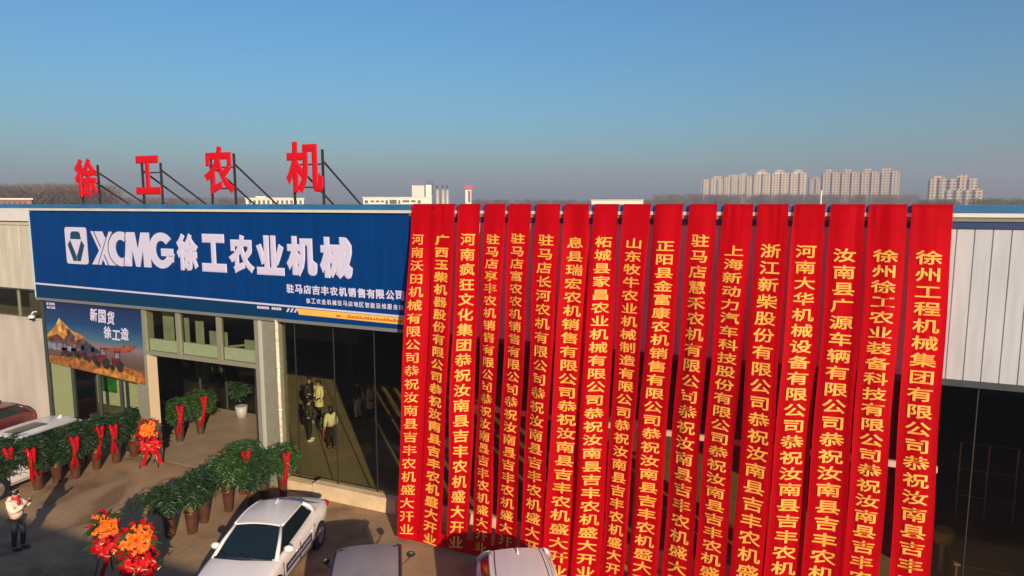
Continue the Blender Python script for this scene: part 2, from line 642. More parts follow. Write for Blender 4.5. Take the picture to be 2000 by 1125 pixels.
# left of door: storefront under the poster
for x0, x1 in ((-27.15, -25.74), (-25.66, -24.24), (-24.16, -23.06), (-22.98, -22.02)):
    b = MB(); b.box(x0, x1, 0.05, 0.062, 0.05, 5.55)
    obj('window', b, M_GLASS, bld)
for x in (-27.17, -25.70, -24.20, -23.02):
    b = MB(); b.box(x - 0.04, x + 0.04, 0.0, 0.12, 0.02, 5.56)
    obj('window_mullion', b, M_DARKTRIM, bld)
b = MB(); b.box(-27.12, -25.76, 0.14, 0.18, 0.25, 3.6)
obj('window_blind', b, mat('pale green blind', (0.60, 0.66, 0.56), 0.7, var=0.06), bld)
b = MB(); b.box(-25.6, -22.9, 0.9, 1.0, 1.35, 2.5)
obj('interior_partition', b, mat('pale partition', (0.62, 0.62, 0.54), 0.7, var=0.1), bld)
b = MB(); b.box(-25.4, -24.4, 0.80, 0.86, 1.9, 2.62)
obj('window_picture', b, mat('green leafy picture', (0.03, 0.20, 0.03), 0.6, var=0.6, scale=5), bld)
b = MB(); b.box(-25.6, -22.3, 0.5, 0.9, 0.012, 1.0)
obj('display_bench', b, M_INT, bld)
b = MB()
for x in (-26.8, -25.2, -23.6, -21.9):
    b.box(x - 0.04, x + 0.04, 5.4, 5.5, 0.012, 3.4)
b.box(-26.84, -21.86, 5.39, 5.51, 3.4, 3.52)
b.box(-26.76, -21.94, 5.42, 5.48, 2.2, 2.26)
obj('vestibule_frame', b, M_DARKTRIM, bld)
for x0, x1 in ((-26.76, -25.24), (-25.16, -23.64), (-23.56, -21.94)):
    b = MB(); b.box(x0, x1, 5.44, 5.452, 0.02, 3.4)
    obj('vestibule_pane', b, glass_mat('smoked glass', (0.55, 0.57, 0.52), 0.04), bld)
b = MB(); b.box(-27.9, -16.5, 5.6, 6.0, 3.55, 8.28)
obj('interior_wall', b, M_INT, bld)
b = MB(); b.tube([(-23.8, 1.6, 3.3), (-19.6, 4.6, 3.6)], 0.05, 8)
obj('ceiling_pipe', b, M_FRAME, bld)
# glass bays right of the door
bays = [(-15.28, -14.80), (-14.76, -13.30), (-13.26, -11.81), (-11.77, -10.1)]
x = -10.06
while x < 5.0:
    bays.append((x, x + 1.86))
    x += 1.9
for x0, x1 in bays:
    b = MB(); b.box(x0, x1, 0.05, 0.062, 0.46, 5.56 if x0 < -10.2 else 5.45)
    obj('window', b, M_GLASS, bld)
for (p0, p1), (q0, q1) in zip(bays, bays[1:]):
    xm = (p1 + q0) / 2
    b = MB(); b.box(xm - 0.010, xm + 0.010, 0.035, 0.075, 0.46, 5.50)
    obj('window_mullion', b, mat('dark bronze mullion', (0.022, 0.022, 0.02), 0.6), bld)
b = MB(); b.box(-8.9, 2.6, -0.05, 0.045, 3.50, 3.63)
obj('window_transom', b, M_CREAM, bld)
b = MB(); b.box(bays[-1][1] + 0.04, XR, 0.0, 0.2, 0.44, 5.42)  # unseen wall past the last bay, added to keep sun off the floor
obj('sun_block_wall', b, M_BEIGE, bld)
# sill wall below the glass
b = MB(); b.box(-15.28, -14.05, -0.14, 0.2, 0, 0.34)
b.box(-14.05, -11.0, -0.22, 0.2, 0, 0.46)
b.box(-11.0, XR, -0.06, 0.2, 0, 0.44)
obj('sill_wall', b, M_CURB, bld)
# interior columns
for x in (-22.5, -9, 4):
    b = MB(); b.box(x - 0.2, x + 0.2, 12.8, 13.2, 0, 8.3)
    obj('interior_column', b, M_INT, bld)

# dome camera on the corner
cam_t = thing('security_camera', 'small white dome camera on the corner of the showroom wall', 'security camera', (-27.62, -0.02, 4.7))
b = MB(); b.tube([(-27.5, 0.0, 5.0), (-27.5, -0.12, 5.0), (-27.5, -0.2, 4.92)], 0.03)
obj('bracket', b, M_WHITE, cam_t)
b = MB(); b.lathe([(0.0, 0.12), (0.09, 0.11), (0.12, 0.04), (0.12, 0.0)], 14, (-27.5, -0.2, 4.78))
obj('housing', b, M_WHITE, cam_t, True)
b = MB(); b.ellipsoid((-27.5, -0.2, 4.78), (0.1, 0.1, 0.1))
obj('lens_dome', b, M_BLACK, cam_t, True)

# ------------------------------------------------------------------ fascia sign
SY = -0.12
sg = thing('fascia_sign', 'wide blue shop sign with white emblem and lettering above the entrance', 'sign', (-18.8, 0, 5.5))
b = MB(); b.box(-27.22, -10.42, SY, 0.035, 5.53, 8.86)
obj('board', b, M_SIGN, sg)
b = MB(); b.box(-27.26, -10.40, SY - 0.02, 0.03, 5.50, 5.60)
obj('lower_edge', b, mat('grey sign edge', (0.16, 0.17, 0.16), 0.5), sg)
b = MB(); b.box(-27.262, -27.222, SY - 0.025, 0.03, 5.60, 8.86)
obj('side_edge', b, mat('pale blue edge', (0.45, 0.60, 0.66), 0.4), sg)
b = MB(); b.prism_y([(-27.2, 6.10), (-10.44, 5.945), (-10.44, 6.0), (-27.2, 6.165)], SY - 0.006, SY)
obj('stripe', b, M_LETTER, sg)
b = MB(); b.prism_y([(-27.2, 5.61), (-14.92, 5.61), (-14.92, 5.98), (-27.2, 6.09)], SY - 0.003, SY)
obj('stripe', b, mat('teal grey strip', (0.003, 0.034, 0.10), 0.5, spec=0.1), sg)
b = MB(); b.prism_y([(-14.42, 5.78), (-10.44, 5.735), (-10.44, 5.935), (-14.5, 5.965)], SY - 0.005, SY)
ys = obj('stripe', b, M_YELLOW, sg)
b = MB()
for k in range(3):
    x = -14.92 + k * 0.15
    b.prism_y([(x, 5.83), (x + 0.07, 5.83), (x + 0.15, 5.955), (x + 0.08, 5.955)], SY - 0.006, SY)
obj('slash_mark', b, M_LETTER, sg)
b = MB()      # unreadable small print: only its stroke texture
b.box(-13.0, -10.62, SY - 0.007, SY - 0.0045, 5.812, 5.826)
r = random.Random(3)
x = -13.0
while x < -10.6:
    wd = r.uniform(0.05, 0.09)
    b.box(x, x + wd, SY - 0.008, SY - 0.004, 5.80, 5.80 + r.uniform(0.05, 0.09))
    x += wd + (0.25 if r.random() < 0.12 else 0.025)
obj('small_print', b, mat('orange print', (0.50, 0.13, 0.02), 0.6), sg)
for a0, n in ((-16.1, 5), (-15.5, 4)):
    b = MB()
    for k in range(n):
        x = a0 + k * 0.1
        b.box(x, x + 0.102, SY - 0.006, SY - 0.003, 5.89, 5.91)
        b.box(x, x + 0.075, SY - 0.008, SY - 0.003, 5.865, 5.94)
        b.box(x + 0.02, x + 0.055, SY - 0.009, SY - 0.003, 5.94, 5.955)
    obj('small_print', b, M_LETTER, sg)


def rrect(x0, x1, z0, z1, r, n=4):
    pts = []
    for cx, cz, a in ((x1 - r, z1 - r, 0), (x0 + r, z1 - r, 90), (x0 + r, z0 + r, 180), (x1 - r, z0 + r, 270)):
        for k in range(n + 1):
            t = rad(a + 90 * k / n)
            pts.append((cx + r * math.cos(t), cz + r * math.sin(t)))
    return pts


# emblem
em = obj('emblem', MB().prism_y(rrect(-25.2, -24.03, 6.97, 8.31, 0.1), SY - 0.03, SY), M_LETTER, sg)
M_NAVY = mat('navy emblem', (0.006, 0.045, 0.10), 0.5)
cx = -24.615
b = MB()
b.prism_y([(cx - 0.30, 7.88), (cx + 0.30, 7.88), (cx + 0.25, 8.10), (cx + 0.16, 8.16), (cx - 0.16, 8.16), (cx - 0.25, 8.10)], SY - 0.036, SY - 0.03)
b.prism_y([(cx - 0.46, 7.66), (cx - 0.31, 7.84), (cx - 0.01, 7.26), (cx - 0.01, 7.08), (cx - 0.20, 7.08)], SY - 0.036, SY - 0.03)
b.prism_y([(cx + 0.31, 7.84), (cx + 0.46, 7.66), (cx + 0.20, 7.08), (cx + 0.01, 7.08), (cx + 0.01, 7.26)], SY - 0.036, SY - 0.03)
obj('emblem_mark', b, M_NAVY, em)


def arc_band(cx, cz, rx, rz, tx, tz, a0, a1, y0, y1, mb, n=28):
    o, i = [], []
    for k in range(n + 1):
        a = rad(a0 + (a1 - a0) * k / n)
        o.append((cx + rx * math.cos(a), cz + rz * math.sin(a)))
        i.append((cx + (rx - tx) * math.cos(a), cz + (rz - tz) * math.sin(a)))
    for k in range(n):
        mb.prism_y([o[k], o[k + 1], i[k + 1], i[k]], y0, y1)


LZ0, LZ1 = 6.99, 8.18
b = MB()
y0, y1 = SY - 0.03, SY
# X
b.prism_y([(-23.60, LZ1), (-23.18, LZ1), (-22.50, LZ0), (-22.92, LZ0)], y0, y1)
b.prism_y([(-23.80, LZ0), (-23.34, LZ0), (-22.66, LZ1), (-22.80, LZ1)], y0 - 0.004, y1)
b.prism_y([(-23.78, LZ1), (-23.68, LZ1), (-23.0, LZ0), (-23.1, LZ0)], y0 + 0.004, y1)
obj('letter', b, M_LETTER, sg)
b = MB(); arc_band(-22.22, 7.585, 0.64, 0.61, 0.33, 0.29, 52, 308, y0 - 0.008, y1, b)
obj('letter', b, M_LETTER, sg)
b = MB(); b.prism_y([(-22.10, LZ0), (-21.92, LZ1), (-21.52, LZ1), (-21.40, 7.55), (-21.20, LZ1), (-20.80, LZ1), (-20.78, LZ0), (-21.12, LZ0), (-21.13, 7.62), (-21.33, LZ0), (-21.52, LZ0), (-21.68, 7.62), (-21.75, LZ0)], y0 + 0.006, y1)
obj('letter', b, M_LETTER, sg)
b = MB(); arc_band(-20.22, 7.585, 0.60, 0.61, 0.31, 0.28, 40, 350, y0, y1, b)
b.box(-20.24, -19.68, y0 - 0.003, y1, 7.40, 7.66)
b.box(-19.90, -19.68, y0 - 0.003, y1, 7.20, 7.42)
obj('letter', b, M_LETTER, sg)
b = MB()
arc_band(-22.22, 7.585, 0.685, 0.655, 0.035, 0.035, 95, 265, y0 - 0.004, y1, b)
b.prism_y([(-22.14, LZ0), (-22.10, LZ0), (-21.925, LZ1), (-21.965, LZ1)], y0 - 0.0095, y1)
b.prism_y([(-23.50, LZ0), (-23.46, LZ0), (-22.80, LZ1), (-22.84, LZ1)], y0 - 0.006, y1)
b.prism_y([(-23.62, LZ1), (-23.58, LZ1), (-22.90, LZ0), (-22.94, LZ0)], y0 - 0.003, y1)
obj('letter_outline', b, M_NAVY, sg)
for ch, a, c in (('徐', -19.53, -18.53), ('工', -18.39, -17.30), ('农', -17.20, -16.11), ('业', -16.03, -14.91), ('机', -14.82, -13.64), ('械', -13.55, -12.34)):
    b = MB(); text_on(b, ch, a, c, 6.95, 8.19, SY - 0.012, bold=0.060, depth=0.014, res=2)
    obj('letter', b, M_LETTER, sg, fix=False)


def line_text(s, x0, x1, z0, z1, y, bold, depth=0.008, fill=0.9):
    mb = MB()
    st = (x1 - x0) / len(s)
    for k, ch in enumerate(s):
        text_on(mb, ch, x0 + k * st, x0 + (k + fill) * st, z0, z1, y, bold, depth)
    return mb


obj('company_line', line_text('驻马店吉丰农机销售有限公司', -14.88, -10.56, 6.43, 6.71, SY - 0.005, 0.04), M_LETTER, sg, fix=False)
obj('company_line', line_text('徐工农业机械驻马店地区智能运维服务商', -14.12, -10.58, 6.15, 6.31, SY - 0.005, 0.025, fill=0.8), M_LETTER, sg, fix=False)

# ------------------------------------------------------------------ poster
PY = -0.035
po = thing('poster', 'printed poster of a golden mountain and red tractors left of the entrance', 'poster', (-24.2, 0, 3.0))


def poster_mat():
    m = bpy.data.materials.new('poster sky print')
    m.use_nodes = True
    t = m.node_tree
    p = t.nodes['Principled BSDF']
    p.inputs['Roughness'].default_value = 0.5
    tc = t.nodes.new('ShaderNodeTexCoord')
    sx = t.nodes.new('ShaderNodeSeparateXYZ')
    t.links.new(tc.outputs['Generated'], sx.inputs[0])
    r = t.nodes.new('ShaderNodeValToRGB')
    e = r.color_ramp.elements
    e[0].position = 0.0; e[0].color = (0.20, 0.10, 0.045, 1)
    e[1].position = 1.0; e[1].color = (0.008, 0.012, 0.07, 1)
    for pos, c in ((0.22, (0.10, 0.06, 0.035)), (0.34, (0.13, 0.09, 0.10)), (0.42, (0.20, 0.15, 0.17)), (0.5, (0.05, 0.13, 0.19)), (0.68, (0.008, 0.05, 0.15))):
        q = e.new(pos); q.color = (*c, 1)
    t.links.new(sx.outputs[2], r.inputs[0])
    t.links.new(r.outputs[0], p.inputs['Base Color'])
    return m


px0, px1, pz1 = -26.9, -21.58, 5.60


def pz0(x):
    return 3.05 + (x - px0) / (px1 - px0) * (2.73 - 3.05)


pp = [(px0, pz0(px0)), (px1, pz0(px1)), (px1, pz1), (px0, pz1)]
pb = obj('print', MB().prism_y(pp, PY - 0.01, PY + 0.02), poster_mat(), po)


def pl(name, poly, c, layer, mname):
    return obj(name, MB().prism_y(poly, PY - 0.01 - 0.003 * layer, PY - 0.01), mat(mname, c, 0.55, var=0.6, scale=5.5), pb)


pl('printed_mountain', [(-26.88, 4.15), (-26.4, 4.5), (-26.1, 4.85), (-25.9, 4.72), (-25.4, 4.4), (-24.9, 4.30), (-24.3, 3.95), (-23.9, 3.75), (-26.88, 3.6)], (0.42, 0.20, 0.04), 1, 'golden mountain print')
pl('printed_mountain', [(-26.88, 4.05), (-26.3, 4.22), (-25.9, 4.05), (-25.6, 4.3), (-25.2, 4.05), (-24.8, 4.2), (-24.2, 3.9), (-23.8, 3.7), (-26.88, 3.55)], (0.12, 0.055, 0.05), 2, 'brown foothill print')
pl('printed_field', [(-26.88, 3.06), (-21.6, 2.75), (-21.6, 3.15), (-22.6, 3.3), (-23.6, 3.42), (-25.0, 3.40), (-26.88, 3.35)], (0.28, 0.10, 0.025), 1, 'orange field print')
pl('printed_hill', [(-23.6, 3.92), (-22.9, 4.0), (-22.3, 4.15), (-21.9, 4.12), (-22.3, 3.85), (-23.4, 3.75)], (0.22, 0.06, 0.03), 2, 'red hill print')
pl('printed_cloud', [(-26.88, 3.9), (-25.9, 3.85), (-25.0, 3.72), (-25.4, 3.62), (-26.88, 3.6)], (0.17, 0.18, 0.25), 3, 'pale mist print')
pl('printed_ridge', [(-26.25, 4.62), (-26.1, 4.85), (-25.98, 4.70), (-26.02, 4.45), (-25.9, 4.3), (-26.12, 4.38)], (0.62, 0.38, 0.14), 2, 'sunlit snow print')
pl('printed_ridge', [(-25.75, 4.5), (-25.5, 4.42), (-25.25, 4.2), (-25.35, 3.98), (-25.6, 4.1)], (0.07, 0.045, 0.06), 3, 'shaded ridge print')
pl('printed_ridge', [(-25.0, 3.9), (-24.6, 4.02), (-24.2, 3.88), (-23.8, 3.7), (-24.4, 3.6), (-25.0, 3.68)], (0.03, 0.04, 0.075), 4, 'blue hill print')
pl('printed_field', [(-24.6, 3.0), (-23.4, 3.2), (-21.7, 2.95), (-21.62, 2.78), (-24.2, 2.92)], (0.40, 0.17, 0.03), 2, 'bright sand print')
for tx, tz, s in ((-25.95, 3.42, 0.62), (-25.4, 3.46, 0.6), (-24.95, 3.40, 0.66), (-24.4, 3.34, 0.72), (-23.85, 3.20, 0.9), (-23.1, 3.16, 0.86)):
    q = pl('printed_tractor', [(tx - 0.22 * s, tz + 0.1 * s), (tx - 0.22 * s, tz + 0.45 * s), (tx - 0.05 * s, tz + 0.5 * s), (tx - 0.02 * s, tz + 0.78 * s), (tx + 0.32 * s, tz + 0.8 * s), (tx + 0.36 * s, tz + 0.1 * s)], (0.12, 0.012, 0.016), 3, 'red tractor print')
    pl('printed_wheel', [(tx + (0.30 + 0.24 * math.cos(k * 0.524)) * s, tz + (0.14 + 0.24 * math.sin(k * 0.524)) * s) for k in range(12)], (0.02, 0.02, 0.02), 4, 'black wheel print')
    pl('printed_wheel', [(tx + (-0.2 + 0.14 * math.cos(k * 0.524)) * s, tz + (0.06 + 0.14 * math.sin(k * 0.524)) * s) for k in range(12)], (0.02, 0.02, 0.02), 4, 'black wheel print')
    pl('printed_cab_window', [(tx + 0.02 * s, tz + 0.5 * s), (tx + 0.05 * s, tz + 0.73 * s), (tx + 0.28 * s, tz + 0.74 * s), (tx + 0.28 * s, tz + 0.5 * s)], (0.16, 0.18, 0.2), 4, 'cab window print')
b = MB()
for k, ch in enumerate('新国货'):
    text_on(b, ch, -24.3 + k * 0.46, -23.9 + k * 0.46, 4.86 - k * 0.03, 5.36 - k * 0.03, PY - 0.012, 0.03, 0.006, italic=0.05)
for k, ch in enumerate('徐工造'):
    text_on(b, ch, -23.62 + k * 0.46, -23.2 + k * 0.46, 4.28 + (0.0 if k != 1 else -0.03), 4.74 + (0.0 if k != 1 else -0.12), PY - 0.012, 0.03, 0.006, italic=0.05)
obj('poster_lettering', b, M_LETTER, pb, fix=False)
b = MB()
text_on(b, 'XCMG', -26.66, -26.28, 5.32, 5.42, PY - 0.012, 0.05, 0.005)
for k, ch in enumerate('徐工农机'):
    text_on(b, ch, -26.76 + k * 0.125, -26.65 + k * 0.125, 5.18, 5.28, PY - 0.012, 0.04, 0.005)
b.box(-26.76, -26.69, PY - 0.017, PY - 0.011, 5.32, 5.42)
obj('poster_logo', b, M_LETTER, pb, fix=False)

# ------------------------------------------------------------------ rooftop letters
for ch, x0, x1, z0, z1, lab in (
        ('徐', -25.07, -23.82, 9.39, 10.80, 'red rooftop character 徐, leftmost of the four on the parapet'),
        ('工', -21.83, -20.59, 9.47, 10.80, 'red rooftop character 工 shaped like an I beam'),
        ('农', -18.57, -17.22, 9.45, 11.02, 'red rooftop character 农, second from the right'),
        ('机', -15.09, -13.65, 9.46, 11.04, 'red rooftop character 机, tallest and nearest the banners')):
    t = thing('rooftop_letter', lab, 'rooftop sign', ((x0 + x1) / 2, 0.3, 9.08), 0, 'red characters standing on the roof edge')
    b = MB(); text_on(b, ch, x0, x1, z0, z1, 0.3, bold=0.042, depth=0.032, res=1)
    obj('letter_face', b, M_REDLETTER, t, fix=False)
    pa, pc = x0 + 0.22, x1 - 0.10
    for x in (pa, pc):
        b = MB(); b.box(x - 0.03, x + 0.03, 0.38, 0.44, 9.08, z1 - 0.25)
        obj('post', b, M_STEEL, t)
        b = MB(); b.tube([(x, 0.44, z0 + (z1 - z0) * 0.62), (x, 2.3, 9.10)], 0.032, 6)
        obj('brace', b, M_STEEL, t)
    b = MB()
    for z in (z0 + 0.18, z0 + (z1 - z0) * 0.55):
        b.box(pa + 0.03, pc - 0.03, 0.385, 0.43, z, z + 0.045)
    obj('crossbar', b, M_STEEL, t)
    b = MB(); b.box(pa - 0.12, pc + 0.12, 0.34, 0.48, 9.082, 9.125)
    obj('base_rail', b, M_STEEL, t)

# ------------------------------------------------------------------ banners
TAIL = '恭祝汝南县吉丰农机盛大开业'
BAN = [
    ("河南沃田机械有限公司",-10.24,-9.56,-10.02,-9.37,8.20,0.356),
    ("广西玉柴机器股份有限公司",-9.56,-8.90,-9.37,-8.74,8.20,0.332),
    ("河南疯狂文化集团",-8.77,-8.14,-8.51,-8.02,8.23,0.396),
    ("驻马店享丰农机销售有限公司",-8.03,-7.42,-7.83,-7.31,8.25,0.317),
    ("驻马店富农农机销售有限公司",-7.32,-6.70,-7.16,-6.58,8.28,0.319),
    ("驻马店长河农机有限公司",-6.56,-5.91,-6.46,-5.86,8.26,0.347),
    ("息县瑞宏农机销售有限公司",-5.78,-5.13,-5.76,-5.07,8.21,0.334),
    ("柘城县家昌农业机械有限公司",-5.02,-4.41,-5.04,-4.38,8.25,0.318),
    ("山东牧牛农业机械制造有限公司",-4.30,-3.63,-4.30,-3.80,8.23,0.308),
    ("正阳县金富康农机销售有限公司",-3.51,-2.86,-3.69,-3.04,8.19,0.312),
    ("驻马店慧禾农机有限公司",-2.72,-2.10,-2.89,-2.25,8.33,0.355),
    ("上海新动力汽车科技股份有限公司",-1.97,-1.32,-2.15,-1.53,8.12,0.300),
    ("浙江新柴股份有限公司",-1.22,-0.58,-1.37,-0.70,8.14,0.370),
    ("河南大华机械设备有限公司",-0.47,0.16,-0.67,0.03,8.15,0.341),
    ("汝南县广源车辆有限公司",0.26,0.92,0.09,0.83,8.09,0.353),
    ("徐州徐工农业装备科技有限公司",0.99,1.70,0.88,1.49,8.10,0.316),
    ("徐州工程机械集团有限公司",1.77,2.50,1.72,2.37,8.09,0.344)]
ZT, ZB, YT, YB = 9.13, 0.12, -0.17, -1.45
DESC = ['leftmost, hanging against the blue sign edge', 'bold lettered and joined to the leftmost one', 'with the widest spaced lettering, third from the left',
        'fourth from the left', 'fifth from the left, behind the white van', 'sixth from the left, its foot behind the van',
        'seventh from the left, right of the van', 'twisted narrow lettering, eighth from the left', 'ninth from the left, middle of the row',
        'tenth from the left, just right of the middle', 'eleventh from the left with high set lettering', 'twelfth from the left with the longest company name',
        'thirteenth from the left with large lettering', 'fourth from the right of the row', 'third from the right of the row', 'second from the right of the row',
        'rightmost, beside the bare white panels']
for bi, (s, t0, t1, b0, b1, zf, pit) in enumerate(BAN):
    r = random.Random(100 + bi)
    ph = [r.uniform(0, 6.28) for _ in range(6)]
    amp = r.uniform(0.010, 0.022)
    rollA = r.uniform(-0.20, 0.20)
    curl = (r.uniform(-0.05, 0.07), r.uniform(-0.05, 0.07))
    fold = (r.uniform(0.15, 0.85), r.uniform(-1, 1), r.uniform(0.15, 0.5), r.uniform(0.5, 0.95))
    hem = r.uniform(-0.05, 0.12)
    pinA, pinF = r.uniform(0.0, 0.012), r.uniform(5, 16)
    if bi == 0:
        rollA = 0.3
    if bi in (7, 2):
        rollA = 0.22

    def surf(u, z, off=0.0, t0=t0, t1=t1, b0=b0, b1=b1, ph=ph, amp=amp, rollA=rollA, curl=curl, fold=fold, pinA=pinA, pinF=pinF):
        """u 0..1 across, z height -> point on the hanging cloth"""
        k = (ZT - z) / (ZT - ZB)
        xa = t0 + (b0 - t0) * k - 0.03 * k
        xb = t1 + (b1 - t1) * k + 0.03 * k
        tt = 0.15 + 0.85 * math.sin(min(1, k * 3) * math.pi / 2)
        y = YT + (YB - YT) * k
        y += amp * tt * math.sin(u * 9 + ph[0] + 1.2 * k) + amp * 0.8 * math.sin(u * 4.3 + ph[1] - 2.5 * k + 1)
        y += 0.02 * math.sin(k * 11 + ph[2]) * math.sin(u * 3 + ph[3])
        e_ = abs(2 * u - 1) ** 7
        y += e_ * curl[u > 0.5] * tt * (0.6 + 0.4 * math.sin(k * 9 + ph[5]))           # edges that roll over
        pin = math.exp(-k * 16)
        y += pin * pinA * math.sin(u * pinF + ph[3] + 2 * math.sin(u * 5 + ph[0])) + 0.010 * math.exp(-((u - fold[0] - 0.25 * k * fold[1]) / 0.05) ** 2) * tt
        y += 0.006 * math.exp(-((k - fold[2]) / 0.01) ** 2) + 0.005 * math.exp(-((k - fold[3]) / 0.008) ** 2)
        x_add = 0.014 * math.sin(k * 5 + ph[1]) * k
        y += rollA * (u - 0.5) * tt * 1.2 * math.sin(min(k * 1.3, 1) * math.pi * 0.75)
        x = xa + (xb - xa) * u + 0.012 * math.sin(k * 14 + ph[4]) + x_add
        return (x, y - off, z)

    word = ''.join([])
    t = thing('hanging_banner', 'long red banner with yellow characters beginning %s, %s' % (s[:3], DESC[bi]), 'banner', ((t0 + t1) / 2, YT, 0.1), 0, 'red congratulation banners hung from the roof')
    rows = []
    NU = 29
    rows.append([(t0 + (t1 - t0) * i / (NU - 1), 0.5, 9.16) for i in range(NU)])
    rows.append([(t0 + (t1 - t0) * i / (NU - 1), -0.09, 9.165) for i in range(NU)])
    NZ = 110
    for j in range(NZ + 1):
        z = ZT + (ZB + hem - ZT) * j / NZ
        rows.append([surf(i / (NU - 1), z) for i in range(NU)])
    cl = MB(); cl.grid(rows)
    c = obj('cloth', cl, M_RED, t, True)
    full = s + TAIL
    tb = MB()
    wch = (t1 - t0) * 0.67
    hh = pit * 0.85
    um = 0.5 if bi else 0.36
    bold = 0.016 if bi != 1 else 0.030
    if bi == 0:
        bold = 0.008; wch *= 0.82
    for k, ch in enumerate(full):
        vs, fs = glyph(ch, bold)
        zc = zf - k * pit
        jw = r.uniform(-0.01, 0.01)
        out = []
        for v in vs:
            u = um + jw + (v[0] - 0.5) * wch / (t1 - t0)
            out.append(surf(u, zc + (v[1] - 0.38) * hh, 0.022 + v[2] * 0.06))
        tb.add(out, fs)
    obj('lettering', tb, M_GOLD, c, fix=False)

# dark red cloth that ties the banner feet together
b = MB()
rows = []
for j in range(5):
    row = []
    for i in range(121):
        x = -10.0 + 12.4 * i / 120
        z = 0.05 + 0.34 * j / 4
        row.append((x, -1.41 + 0.02 * math.sin(x * 7) + 0.01 * j - 0.02 * math.sin(x * 2.3 + j), z))
    rows.append(row)
b.grid(rows)
tag(obj('tie_cloth', b, M_RED, None, True), 'low red cloth strip running behind the feet of the banners', 'cloth strip')

bpy.data.objects.remove(_fo)

# ------------------------------------------------------------------ people
def skinned(verts, edges, radii, sub=1):
    me = bpy.data.meshes.new('skin_tmp')
    me.from_pydata(verts, edges, [])
    o = bpy.data.objects.new('skin_tmp', me)
    COL.objects.link(o)
    md = o.modifiers.new('s', 'SKIN')
    md.use_smooth_shade = True
    for i, sv in enumerate(me.skin_vertices[0].data):
        rr = radii[i]
        sv.radius = rr if isinstance(rr, tuple) else (rr, rr)
    me.skin_vertices[0].data[0].use_root = True
    if sub:
        o.modifiers.new('u', 'SUBSURF').levels = sub
    dg = bpy.context.evaluated_depsgraph_get()
    dg.update()
    out = bpy.data.meshes.new_from_object(o.evaluated_get(dg))
    bpy.data.objects.remove(o)
    return out


